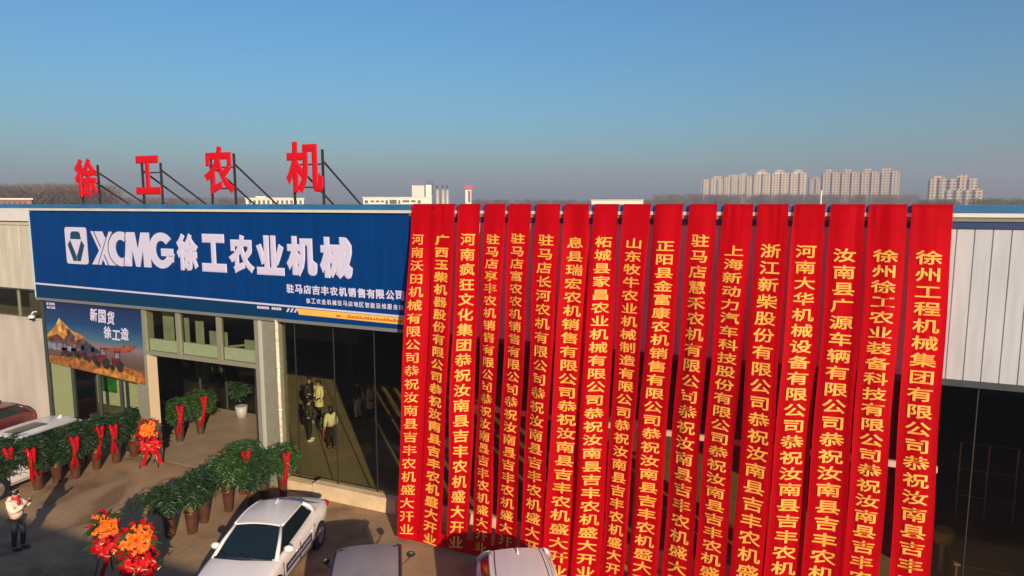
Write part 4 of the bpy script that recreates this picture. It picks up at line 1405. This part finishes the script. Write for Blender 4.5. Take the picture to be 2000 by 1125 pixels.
def crown(seed, R=0.62, H=0.95, n=240):
    """rounded drooping head of palmate leaves around z 0.6 .. 0.6+H*1.15"""
    r = random.Random(seed)
    mb = MB()
    zc = 0.82 + H * 0.42
    for _ in range(n):
        a = r.uniform(0, 2 * math.pi)
        se = r.uniform(-0.75, 1)
        ce = math.sqrt(1 - se * se)
        q = r.uniform(0.3, 1) ** 0.5
        lump = 0.82 + 0.26 * math.sin(a * 3 + seed) + 0.20 * math.sin(a * 5 + se * 5 + seed * 2)
        c = Vector((math.cos(a) * ce * R * q * lump, math.sin(a) * ce * R * q * lump, zc + se * H * 0.55 * q * (0.85 + 0.15 * lump)))
        out = Vector((math.cos(a) * ce, math.sin(a) * ce, se * 0.7)).normalized()
        for k in range(7):
            t = k / 7 * 2 * math.pi + r.uniform(0, 0.5)
            d = out * 0.75 + Vector((math.cos(t) * 0.9, math.sin(t) * 0.9, r.uniform(-0.75, 0.25)))
            leaf(mb, c, d, Vector((0, 0, 1)), r.uniform(0.11, 0.22), r.uniform(0.012, 0.026))
    for _ in range(26):      # arching fronds that break the outline
        a = r.uniform(0, 2 * math.pi)
        prev = Vector((0, 0, 0.95))
        rr_ = R * r.uniform(0.95, 1.5)
        up = r.uniform(0.45, 1.05)
        for k in range(1, 9):
            f_ = k / 8
            p = Vector((math.cos(a) * rr_ * f_, math.sin(a) * rr_ * f_, 0.85 + H * 0.9 * up * math.sin(f_ * 2.6)))
            for sg_ in (1, -1):
                dd = (p - prev).normalized()
                sd = dd.cross(Vector((0, 0, 1))).normalized() * sg_
                leaf(mb, p, dd * 0.6 + sd, Vector((0, 0, 1)), 0.17, 0.013)
            prev = p
    return mb


def potted(seed, label, loc, rz, ribbon, lm=None, R=0.62, H=0.95):
    t = thing('potted_plant', label, 'potted plant', loc, rz, 'opening gift plants in tall brown pots')
    b = MB(); b.lathe([(0.0, 0.0), (0.125, 0.0), (0.13, 0.03), (0.17, 0.56), (0.195, 0.60), (0.195, 0.64), (0.165, 0.64), (0.15, 0.58), (0.0, 0.57)], 18)
    pt = obj('pot', b, M_POT, t, True, world=False)
    b = MB(); b.lathe([(0.0, 0.595), (0.152, 0.59)], 16)
    obj('soil', b, M_SOIL, pt, world=False)
    r = random.Random(seed)
    b = MB()
    for k in range(6):
        a = k * 1.047 + r.uniform(-0.2, 0.2)
        b.tube([(math.cos(a) * 0.05, math.sin(a) * 0.05, 0.58), (math.cos(a + 0.9) * 0.06, math.sin(a + 0.9) * 0.06, 0.85), (math.cos(a + 1.4) * 0.14, math.sin(a + 1.4) * 0.14, 1.2)], [0.028, 0.022, 0.012], 7)
    obj('stem', b, M_STEM, t, True, world=False)
    obj('foliage', crown(seed, R, H), lm or M_LEAF, t, world=False, fix=False)
    if ribbon:
        b = MB()
        for yo, ln, wv in ((-0.07, 0.95, 0.0), (0.06, 0.80, 1.3)):
            rows_ = []
            for j in range(10):
                f_ = j / 9
                z = 1.52 - ln * 1.25 * f_
                x = R * 0.98 + 0.05 * math.sin(f_ * 6 + wv) + 0.12 * math.sin(f_ * 2.2) - (R * 0.75) * f_ ** 2.2
                rows_.append([(x + 0.02 * math.sin(q * 3 + j), yo * 0.8 + (q - 0.5) * 0.095 + 0.03 * math.sin(f_ * 5 + wv), z) for q in (0, 0.33, 0.66, 1)])
            b.grid(rows_)
        for sg_ in (1, -1):      # bow loops
            b.tube([(R + 0.03, 0, 1.50), (R + 0.07, 0.11 * sg_, 1.58), (R + 0.05, 0.15 * sg_, 1.50), (R + 0.03, 0, 1.48)], [0.02, 0.055, 0.06, 0.02], 8)
        obj('ribbon', b, M_RIBBON, t, True, world=False)
    return t


TOCAM = math.atan2(-12, 20)
P1 = potted(1, 'potted plant with a red ribbon at the left edge of the row, behind the person', (-23.35, -3.69, 0), TOCAM, True, R=0.6)
P2 = potted(5, 'leafy plant in a brown pot without ribbon nearest the flower stands', (-15.99, -3.85, 0), 0.4, False, R=0.60, H=0.60)
P4 = potted(14, 'leafy plant in a pot, middle one of the three left of the white sedan', (-15.60, -3.45, 0), 1.9, False, R=0.47, H=0.85)
P3 = potted(9, 'bright green plant with a red ribbon in front of the entrance post', (-16.28, -0.9, 0), TOCAM, True, M_LEAF2, R=0.55, H=0.9)
for src, x, y, rz, sc_, lab in (
        (P1, -22.59, -3.35, -0.7, (1.0, 1.0), 'potted plant with a long red ribbon, second from the left edge'),
        (P2, -22.62, -2.72, 1.0, (0.95, 0.92), 'potted plant without ribbon among the ribboned left row'),
        (P4, -23.0, -1.75, 2.0, (1.2, 1.0), 'dark plant without ribbon squeezed between the ribboned row and the white car tail'),
        (P2, -23.0, -4.35, 5.0, (1.0, 0.95), 'dark plant without ribbon at the very left edge beside the white car nose'),
        (P1, -22.38, -2.26, -0.5, (1.0, 1.02), 'potted plant with a forked red ribbon in the middle of the left row'),
        (P1, -22.45, -1.46, -0.3, (0.9, 1.05), 'potted plant with a red ribbon, fourth ribbon along the left row'),
        (P1, -22.40, -0.77, -0.65, (1.0, 1.0), 'potted plant with a red ribbon beside the shop window, last ribbon before the flower stand'),
        (P4, -22.42, -0.06, 2.2, (1.15, 1.05), 'potted plant in a reddish pot touching the red and orange flower stand'),
        (P3, -22.16, 1.70, -0.6, (1.0, 1.0), 'potted plant with a red ribbon just inside the doorway, the nearer of two'),
        (P3, -22.11, 2.63, -0.4, (0.95, 1.05), 'potted plant with a red ribbon just inside the doorway, the farther of two'),
        (P4, -15.80, -2.85, 3.6, (0.9, 0.98), 'leafy plant in a pot behind the middle one, left of the white sedan'),
        (P3, -15.72, -2.02, 2.6, (0.95, 1.06), 'tall plant with pale stems in a red brown pot behind the white sedan roof'),
        (P2, -15.25, -1.55, 4.4, (0.85, 0.85), 'low leafy plant hidden close behind the white sedan'),
        (P4, -15.45, -0.85, 5.2, (1.0, 0.9), 'dark leafy plant in front of the entrance post foot'),
        (P3, -14.95, -0.55, -0.55, (0.85, 1.0), 'plant with a red ribbon at the end of the sandy sill wall')):
    dup(src, (x, y, 0), rz, lab, sc_)

# white pot plant deep in the lobby
t = thing('lobby_plant', 'green plant in a white pot inside the doorway', 'potted plant', (-22.27, 4.93, 0.012))
b = MB(); b.lathe([(0.0, 0.0), (0.2, 0.0), (0.26, 0.5), (0.23, 0.5), (0.0, 0.46)], 18)
obj('pot', b, mat('grey white pot', (0.38, 0.37, 0.35), 0.5), t, True, world=False)
b = crown(23, 0.5, 1.0, 90)
obj('foliage', b, M_LEAF, t, world=False, fix=False)

# ------------------------------------------------------------------ flower stands
def blossom(mb, c, n_out, R, r, rings=3, pet=12):
    """a round gerbera-like head: rings of petals around axis n_out"""
    n_out = n_out.normalized()
    a = n_out.cross(Vector((0, 0, 1)))
    if a.length < 0.1:
        a = Vector((1, 0, 0))
    a.normalize()
    b_ = n_out.cross(a)
    for q in range(rings):
        rr_ = R * (1 - q * 0.27)
        for k in range(pet):
            t = 2 * math.pi * (k + q * 0.5) / pet + r.uniform(-0.1, 0.1)
            d = a * math.cos(t) + b_ * math.sin(t)
            s_ = a * -math.sin(t) + b_ * math.cos(t)
            p0 = c + n_out * 0.012 * q
            m_ = c + d * rr_ * 0.6 + n_out * (0.02 + 0.015 * q) * (R / 0.1)
            p1 = c + d * rr_ + n_out * (0.005 + 0.02 * q)
            wd = rr_ * 0.24
            mb.add([p0, m_ + s_ * wd, p1, m_ - s_ * wd], [(0, 1, 2), (0, 2, 3)])


def fan(mb, c, R, r, face, n=15, flat=0.5):
    """loose domed cluster of big heads, facing `face`"""
    f_ = face.normalized()
    a = f_.cross(Vector((0, 0, 1))).normalized()
    u_ = a.cross(f_)
    for k in range(n):
        rho = math.sqrt((k + 0.5) / n)
        th = k * 2.39996 + r.uniform(-0.4, 0.4)
        d = f_ * math.sqrt(max(0.02, 1 - rho * rho)) * flat + (a * math.cos(th) + u_ * math.sin(th)) * rho
        blossom(mb, c + d * R * r.uniform(0.75, 1.1), d + f_ * 0.5 + Vector((r.uniform(-.3, .3), r.uniform(-.3, .3), r.uniform(-.3, .3))), R * r.uniform(0.30, 0.56), r, 4, 9)


def tissue(mb, c, R, r, face):
    """crumpled sheet of wrapping paper fanned out behind the heads"""
    f_ = face.normalized()
    a = f_.cross(Vector((0, 0, 1))).normalized()
    u_ = a.cross(f_)
    rows_ = []
    N = 34
    for j in range(4):
        q = (0.15, 0.6, 1.0, 1.28)[j]
        row = []
        for k in range(N):
            th = 2 * math.pi * k / N
            rr_ = R * q * (1 + (0.22 * r.uniform(-1, 1) if j > 1 else 0))
            row.append(c - f_ * R * (0.45 - 0.3 * q) + (a * math.cos(th) + u_ * math.sin(th)) * rr_ + f_ * r.uniform(-0.06, 0.06) * (j > 0))
        rows_.append(row)
    mb.grid(rows_, closed=True)


def flower_stand(seed, label, loc, rz, top=M_ORANGE, low=M_REDFLOWER, R=0.29, tiers=((1.35, 0.0), (0.85, 0.06))):
    r = random.Random(seed)
    t = thing('flower_stand', label, 'flower stand', loc, rz, 'two tier opening flower baskets on tripods')
    for k in range(3):
        a = k * 2.094 + 0.5
        b = MB(); b.tube([(0.36 * math.cos(a), 0.36 * math.sin(a), 0), (0.05 * math.cos(a), 0.05 * math.sin(a), 1.15)], 0.017, 7)
        obj('leg', b, M_WOOD, t, True, world=False)
    b = MB(); b.lathe([(0.05, 0.62), (0.2, 0.80), (0.22, 0.82), (0.18, 0.80), (0.0, 0.68)], 16)
    b.lathe([(0.05, 1.10), (0.2, 1.26), (0.22, 1.28), (0.18, 1.26), (0.0, 1.14)], 16)
    obj('basket', b, M_WOOD, t, True, world=False)
    for (z, dx), m_, nm in zip(tiers, (top, low), ('upper_flowers', 'lower_flowers')):
        b = MB(); fan(b, Vector((dx, 0, z)), R, r, Vector((1, 0, 0.45)))
        fl_ = obj(nm, b, m_, t, world=False, fix=False)
        b = MB(); tissue(b, Vector((dx, 0, z)), R, r, Vector((1, 0, 0.45)))
        obj('wrapping_paper', b, M_RIBBON, fl_, world=False)
    b = MB()      # green backing leaves
    for k in range(70):
        a = r.uniform(0, 6.28)
        z = r.choice((1.3, 0.85)) + r.uniform(-0.1, 0.15)
        leaf(b, Vector((-0.02, 0, z)), Vector((r.uniform(-0.5, 0.4), math.sin(a), math.cos(a) * 0.8 + 0.15)), Vector((1, 0, 0)), r.uniform(0.38, 0.55), 0.03)
    obj('leaves', b, M_LEAF, t, world=False, fix=False)
    b = MB()
    for sg_ in (1, -1):
        rows_ = []
        for j in range(9):
            f_ = j / 8
            rows_.append([(0.30 - 0.05 * f_ + 0.03 * math.sin(f_ * 7 + sg_), sg_ * (0.12 + 0.16 * f_) + (q - 0.5) * 0.12, 0.75 - 0.6 * f_) for q in (0, 0.5, 1)])
        b.grid(rows_)
        b.tube([(0.36, 0, 1.08), (0.42, 0.14 * sg_, 1.17), (0.38, 0.19 * sg_, 1.07), (0.34, 0, 1.06)], [0.02, 0.06, 0.065, 0.02], 8)
    rb = obj('ribbon', b, M_RIBBON, t, True, world=False)
    b = MB()
    for k in range(8):
        y = r.uniform(-0.3, 0.3); z = r.uniform(0.55, 1.25)
        b.tube([(0.36, y, z), (0.40, y + r.uniform(-0.06, 0.06), z + 0.06), (0.37, y + r.uniform(-0.1, 0.1), z + 0.10)], [0.008, 0.02, 0.006], 6)
    obj('gold_foil', b, M_GOLDFOIL, rb, True, world=False)
    return t


flower_stand(31, 'orange over red flower stand beside the left door post', (-20.95, -0.55, 0), TOCAM + 0.1)
flower_stand(32, 'orange and red flower stand in the foreground, the left one of two', (-15.55, -5.95, 0), TOCAM + 0.3, R=0.27, tiers=((1.32, -0.05), (0.92, 0.05)))
flower_stand(33, 'orange flower stand with red and gold ribbons in the foreground at the bottom edge', (-14.15, -6.15, 0), TOCAM + 0.1, R=0.32, tiers=((1.36, 0.0), (0.82, 0.08)))

# ------------------------------------------------------------------ things inside the right window
t = thing('yellow_bin', 'yellow bin on a pale stand inside the right window', 'bin', (3.28, 2.75, 0.012))
b = MB(); b.tube([(0, 0, 0), (0, 0, 0.75)], 0.06, 10)
obj('stand', b, M_WHITE, t, world=False)
b = MB(); b.lathe([(0.0, 0.75), (0.20, 0.75), (0.26, 1.1), (0.22, 1.1), (0.0, 0.85)], 14)
obj('tub', b, mat('yellow plastic', (0.62, 0.42, 0.05), 0.5), t, True, world=False)
t = thing('wooden_counter', 'brown wooden counter just behind the right window', 'counter', (3.95, 2.05, 0.012))
b = MB(); b.box(-0.55, 0.55, -0.35, 0.35, 0, 0.72)
obj('cabinet', b, mat('brown cabinet', (0.22, 0.12, 0.06), 0.6, var=0.2, scale=4), t, world=False)
b = MB(); b.box(-0.6, 0.6, -0.4, 0.4, 0.722, 0.77)
obj('counter_top', b, mat('counter top', (0.30, 0.20, 0.12), 0.4), t, world=False)
t = thing('steel_rack', 'thin steel display rack standing in the dark behind the right window', 'rack', (4.9, 6.6, 0.012))
b = MB()
for x in (-0.7, 0, 0.7):
    b.tube([(x, 0, 0), (x, 0, 2.2)], 0.03, 6)
obj('upright', b, M_CHROME, t, world=False)
b = MB()
for z in (0.6, 1.4, 2.2):
    b.tube([(-0.7, 0, z), (0.7, 0, z)], 0.018, 6)
obj('shelf_bar', b, M_CHROME, t, world=False)


# ------------------------------------------------------------------ far background
def polar(az, d, z=0.0):
    """az degrees right of the camera heading, d metres along the ground"""
    a = YAW - rad(az)
    return Vector((CAM.x - math.sin(a) * d, CAM.y + math.cos(a) * d, z))


def az(u):
    return math.degrees(math.atan((u - 1000) / 1343.5))


def hgt(v, d, u=1000):
    return CAM.z + (395.4 - v) / 1333 * d * math.cos(rad(az(u)))


def bldg_mat(name, wall, win, bw, bh, sx, mort=0.55):
    m = bpy.data.materials.new(name)
    m.use_nodes = True
    t = m.node_tree
    p = t.nodes['Principled BSDF']
    p.inputs['Roughness'].default_value = 0.8
    tc = t.nodes.new('ShaderNodeTexCoord')
    br = t.nodes.new('ShaderNodeTexBrick')
    br.offset = 0
    br.inputs['Scale'].default_value = 1
    br.inputs['Brick Width'].default_value = bw
    br.inputs['Row Height'].default_value = bh
    br.inputs['Mortar Size'].default_value = mort
    br.inputs['Mortar Smooth'].default_value = 0.0
    br.inputs['Color1'].default_value = (*win, 1)
    br.inputs['Color2'].default_value = (*[q * 1.6 for q in win], 1)
    br.inputs['Mortar'].default_value = (*wall, 1)
    sx_ = t.nodes.new('ShaderNodeSeparateXYZ')
    cb = t.nodes.new('ShaderNodeCombineXYZ')
    t.links.new(tc.outputs['Object'], sx_.inputs[0])
    t.links.new(sx_.outputs[0], cb.inputs[0])
    t.links.new(sx_.outputs[2], cb.inputs[1])
    t.links.new(cb.outputs[0], br.inputs['Vector'])
    t.links.new(br.outputs[0], p.inputs['Base Color'])
    return m


M_APT = bldg_mat('cream apartment front', (0.62, 0.50, 0.34), (0.09, 0.075, 0.07), 4.0, 3.4, 1, 0.95)
M_APT2 = bldg_mat('pinkish apartment front', (0.56, 0.44, 0.32), (0.09, 0.07, 0.065), 3.8, 3.4, 1, 0.9)
M_ROOFR = mat('dull red roof', (0.28, 0.12, 0.09), 0.8, var=0.2, scale=0.3)
M_FARW = mat('far white wall', (0.72, 0.66, 0.55), 0.7)
M_FARD = mat('far dark opening', (0.05, 0.06, 0.06), 0.5)


def apartment(label, u0, u1, v, d, m, bumps, roofs, depth=16):
    c = polar(az((u0 + u1) / 2), d)
    W = (u1 - u0) / 1343.5 * d * math.cos(rad(az((u0 + u1) / 2))) ** 2 * 1.06
    rz = YAW - rad(az((u0 + u1) / 2))
    t = thing('apartment_block', label, 'apartment block', c, rz, 'tall apartment blocks on the horizon')
    H = hgt(v, d, u0)
    b = MB(); b.box(-W / 2, W / 2, 0, depth, 0, H)
    obj('wall', b, m, t, world=False)
    bw = W / bumps
    for k in range(bumps):
        b = MB()
        x = -W / 2 + bw * (k + 0.5)
        b.box(x - bw * 0.27, x + bw * 0.27, -2.2, -0.01, 0, H + (1.5 if k % 2 else 0.2))
        obj('bay', b, m, t, world=False)
    for x, wd, hh, kind in roofs:
        b = MB()
        X = x * W
        if kind == 'p':
            b.box(X - wd / 2, X + wd / 2, 2, 10, H + 0.01, H + hh * 0.55)
            b.add([(X - wd * 0.62, 0.5, H + hh * 0.551), (X + wd * 0.62, 0.5, H + hh * 0.551), (X + wd * 0.62, 11, H + hh * 0.551), (X - wd * 0.62, 11, H + hh * 0.551), (X, 6, H + hh)],
                  [(0, 1, 4), (1, 2, 4), (2, 3, 4), (3, 0, 4), (0, 3, 2, 1)])
        else:
            b.box(X - wd / 2, X + wd / 2, 2, 9, H + 0.01, H + hh)
        obj('roof_house', b, M_FARW if kind == 'p' else m, t, world=False)
    return t


apartment('lower cream apartment block at the left end of the distant group', 1370, 1410, 351, 1150, M_APT, 3, [(0.25, 14, 5, 'b')])
apartment('cream apartment block with a stepped top, second of the distant group', 1411, 1466, 347, 1150, M_APT, 4, [(-0.1, 18, 4, 'b'), (0.2, 8, 6, 'b')])
apartment('cream apartment block with three pyramid roof houses', 1469, 1570, 341, 1000, M_APT, 6, [(-0.32, 12, 6, 'p'), (-0.0, 12, 6, 'p'), (0.34, 12, 6, 'p')])
apartment('small pinkish apartment block between the two long ones', 1577, 1600, 351, 1200, M_APT2, 2, [(0.1, 10, 4, 'b')])
apartment('long pinkish apartment block at the right of the distant group', 1603, 1748, 340, 1000, M_APT2, 8, [(-0.4, 9, 5, 'b'), (-0.15, 9, 5, 'b'), (0.1, 9, 6, 'b'), (0.33, 10, 6, 'b')])
apartment('separate apartment block with two dark roof houses further right', 1812, 1902, 351, 900, M_APT, 5, [(-0.3, 8, 4, 'b'), (0.2, 10, 4.5, 'b')])
apartment('low cream annex in front of the separate apartment block', 1845, 1915, 372, 850, M_APT, 4, [])


def far_low(label, u0, u1, v, d, wins, depth=18, m=M_FARW, steps=(), cat='building'):
    cu_ = (u0 + u1) / 2
    c = polar(az(cu_), d)
    sc_ = d / 1343.5 * math.cos(rad(az(cu_))) ** 2
    W = (u1 - u0) * sc_
    t = thing('low_building', label, cat, c, YAW - rad(az(cu_)))
    H = hgt(v, d, cu_)
    b = MB(); b.box(-W / 2, W / 2, 0, depth, 0, H)
    obj('wall', b, m, t, world=False)
    b = MB(); b.box(-W / 2 - 0.3, W / 2 + 0.3, -0.4, depth + 0.3, H + 0.01, H + 0.35)
    obj('roof_slab', b, M_FARW, t, world=False)
    for s0, s1, sv in steps:
        b = MB(); b.box((s0 - cu_) * sc_, (s1 - cu_) * sc_, -0.6, depth * 0.8, H + 0.36, hgt(sv, d, cu_))
        obj('upper_floor', b, m, t, world=False)
    for w0, w1, wv0, wv1 in wins:
        b = MB(); b.box((w0 - cu_) * sc_, (w1 - cu_) * sc_, -0.08, -0.01, hgt(wv1, d, cu_), hgt(wv0, d, cu_))
        obj('window', b, M_FARD, t, world=False)
    return t


far_low('white flat roofed building behind the third and fourth red rooftop characters', 481, 594, 388.5, 260, [(486 + k * 9, 491 + k * 9, 391, 398) for k in range(12)], steps=((500, 520, 383.5), (520, 570, 386)))
far_low('long white building with dark windows left of the white tower', 710, 843, 386.5, 280, [(713, 719, 391, 397), (724, 731, 391.5, 395), (734, 741, 391.5, 395), (744, 750, 391.5, 395), (753, 758, 391, 398), (761, 775, 390, 398), (778, 782, 391, 398), (786, 800, 391, 395), (803, 812, 391, 395), (816, 822, 391, 397)], steps=((714, 738, 384.6), (750, 784, 385)))
far_low('low white warehouse roof line right of the first banners', 1155, 1256, 391.5, 300, [], steps=())
far_low('dull red roofed house at the far left on the horizon', 0, 62, 390, 200, [(6 + k * 10, 11 + k * 10, 393, 398) for k in range(5)], m=M_ROOFR)

c = polar(az(825), 300)
s3 = 300 / 1343.5 * math.cos(rad(az(825))) ** 2
t = thing('factory_tower', 'pale blocky factory tower with a rooftop sign on the horizon', 'tower', c, YAW - rad(az(825)))
b = MB(); b.box((805 - 825) * s3, (829 - 825) * s3, 0, 6, 0, hgt(363, 300))
obj('wall', b, mat('pale tower wall', (0.55, 0.52, 0.46), 0.7), t, world=False)
b = MB(); b.box((832 - 825) * s3, (843 - 825) * s3, -1.0, 6, 0, hgt(362, 300))
obj('stair_shaft', b, M_FARW, t, world=False)
b = MB()
for k in range(5):
    x = (804.5 - 825 + k * 4.6) * s3
    b.box(x, x + 0.7, 0.5, 0.7, hgt(361, 300), hgt(353.5, 300))
    b.box(x + 0.1, x + 0.15, 0.8, 0.9, hgt(363, 300), hgt(361, 300))
obj('rooftop_sign', b, mat('purple sign', (0.16, 0.10, 0.26), 0.6), t, world=False)
b = MB()
for u in (833, 837, 841, 845):
    b.tube([((u - 825) * s3, 2, hgt(380, 300)), ((u - 825) * s3, 2, hgt(352 + (u % 3) * 2, 300))], 0.12, 6)
obj('mast', b, M_STEEL, t, world=False)
S0 = None
for u0, u1 in ((849, 859), (861, 869), (869.5, 877)):
    c = polar(az((u0 + u1) / 2), 310)
    rr_ = (u1 - u0) / 2 * 310 / 1343.5
    h_ = hgt(372, 310)
    if S0 is None:
        S0 = thing('storage_silo', 'grey storage silos right of the factory tower', 'silo', c, 0, 'grey silos on the horizon')
        b = MB(); b.lathe([(rr_, 0), (rr_, h_), (rr_ * 0.3, h_ + 0.8), (0, h_ + 0.8)], 16)
        obj('tank', b, mat('silo steel', (0.34, 0.32, 0.30), 0.5, 0.3), S0, True, world=False)
        b = MB(); b.tube([(0, 0, h_ + 0.8), (0, 0, h_ + 2.2)], 0.3, 6)
        obj('top_cap', b, M_STEEL, S0, world=False)
    else:
        dup(S0, c, 0.4)
c = polar(az(915), 330)
s4 = 330 / 1343.5
t = thing('water_tower', 'slim white tower with a red top on the horizon', 'tower', c, YAW - rad(az(915)))
b = MB(); b.box(-7.5 * s4 * 0.8, 7 * s4 * 0.8, 0, 3, 0, hgt(371, 330))
obj('shaft', b, M_FARW, t, world=False)
b = MB(); b.box(-0.8 * s4, 4 * s4, -0.1, -0.01, hgt(395, 330), hgt(373, 330))
obj('window_strip', b, mat('brown strip', (0.2, 0.12, 0.1), 0.7), t, world=False)
b = MB(); b.box(-8 * s4, 8 * s4, -0.3, 3.3, hgt(370.9, 330), hgt(362.5, 330))
obj('tank', b, mat('faded red', (0.42, 0.09, 0.11), 0.7), t, world=False)
t = thing('white_mast', 'thin white mast on the horizon in front of the apartment blocks', 'mast', polar(az(1603), 220), 0)
b = MB(); b.tube([(0, 0, 0), (0, 0, hgt(376, 220))], [0.28, 0.22], 8)
obj('pole', b, M_FARW, t, world=False)
b = MB(); b.lathe([(0.0, 0.0), (0.32, 0.0), (0.32, 0.25), (0.0, 0.3)], 8, (0, 0, hgt(376, 220)))
obj('cap', b, M_FARW, t, world=False)


def belt(name, u0, u1, vtop, d0, d1, n, seed, m=M_BTRUNK, spread=1.0, k=170):
    r = random.Random(seed)
    mb = MB()
    for _ in range(n):
        u = r.uniform(u0, u1)
        d = r.uniform(d0, d1)
        base = polar(az(u), d)
        H = hgt(vtop + abs(r.gauss(0, 4)), d, u)
        mb.tube([base, base + Vector((0, 0, H * 0.5))], [0.2, 0.1], 5, False)
        for q in range(k):
            a = r.uniform(0, 6.28)
            f_ = r.uniform(0.3, 0.85)
            rr_ = H * 0.36 * math.sqrt(max(0, 1 - ((f_ - 0.55) / 0.45) ** 2)) * spread
            c = math.sqrt(r.random())
            p = base + Vector((math.cos(a) * rr_ * c * 0.7, math.sin(a) * rr_ * c * 0.7, H * f_))
            tip = p + Vector((math.cos(a) * rr_ * 0.3, math.sin(a) * rr_ * 0.3, H * r.uniform(0.04, 0.15)))
            sd = Vector((math.cos(YAW), math.sin(YAW), r.uniform(-0.4, 0.4))) * r.uniform(0.05, 0.16)
            mb.add([p - sd, p + sd, tip], [(0, 1, 2)])
    return obj(name, mb, m, None, fix=False)


tag(belt('tree_belt', 2, 205, 352, 220, 320, 110, 1, spread=1.3), 'hazy brown belt of bare winter trees at the far left behind the roof', 'tree belt', kind='stuff')
tag(belt('tree_belt', 215, 480, 380, 340, 500, 70, 2), 'low belt of bare trees behind the first three rooftop characters', 'tree belt', kind='stuff')
tag(belt('tree_belt', 925, 1360, 385, 420, 600, 130, 3), 'thin low belt of bare trees along the middle of the horizon', 'tree belt', kind='stuff')
tag(belt('tree_belt', 1280, 1790, 374, 520, 700, 220, 4), 'grey brown belt of bare trees in front of the apartment blocks', 'tree belt', kind='stuff')
tag(belt('tree_belt', 1790, 2040, 382, 300, 460, 60, 5, mat('dull green scrub', (0.06, 0.07, 0.04), 0.9)), 'dull greenish tree belt at the far right of the horizon', 'tree belt', kind='stuff')

# ------------------------------------------------------------------ building across the lot (casts the foreground shade)
ob = thing('opposite_building', 'plain rendered building across the lot whose flat roof shades the foreground', 'building', (0, -22, 0))
b = MB(); b.box(-30, 45, -34, -22.0, 0, 7.85)
obj('wall', b, M_BEIGE, ob)
b = MB(); b.box(-30.2, 45.2, -34.2, -21.9, 7.852, 8.0)
obj('roof', b, mat('grey roof sheet', (0.22, 0.24, 0.26)), ob)
for k in range(14):
    x = -27 + k * 5
    b = MB(); b.box(x, x + 2.2, -21.99, -21.9, 4.6, 6.2)
    fr = obj('window', b, M_FRAME, ob)
    b = MB(); b.box(x + 0.08, x + 2.12, -21.895, -21.88, 4.68, 6.12)
    obj('pane', b, M_CARGLASS, fr)

# ------------------------------------------------------------------ haze
HAZE = 0.0007
b = MB(); b.box(-1500, 1500, -300, 1700, -1, 75)
hz = obj('haze', b, mat('haze', (1, 1, 1)))
m = bpy.data.materials.new('haze air')
m.use_nodes = True
m.node_tree.nodes.remove(m.node_tree.nodes['Principled BSDF'])
pv = m.node_tree.nodes.new('ShaderNodeVolumePrincipled')
pv.inputs['Color'].default_value = (0.80, 0.80, 0.98, 1)
pv.inputs['Density'].default_value = HAZE
pv.inputs['Anisotropy'].default_value = 0.2
m.node_tree.links.new(pv.outputs[0], m.node_tree.nodes['Material Output'].inputs['Volume'])
hz.data.materials.clear()
hz.data.materials.append(m)
tag(hz, kind='stuff')
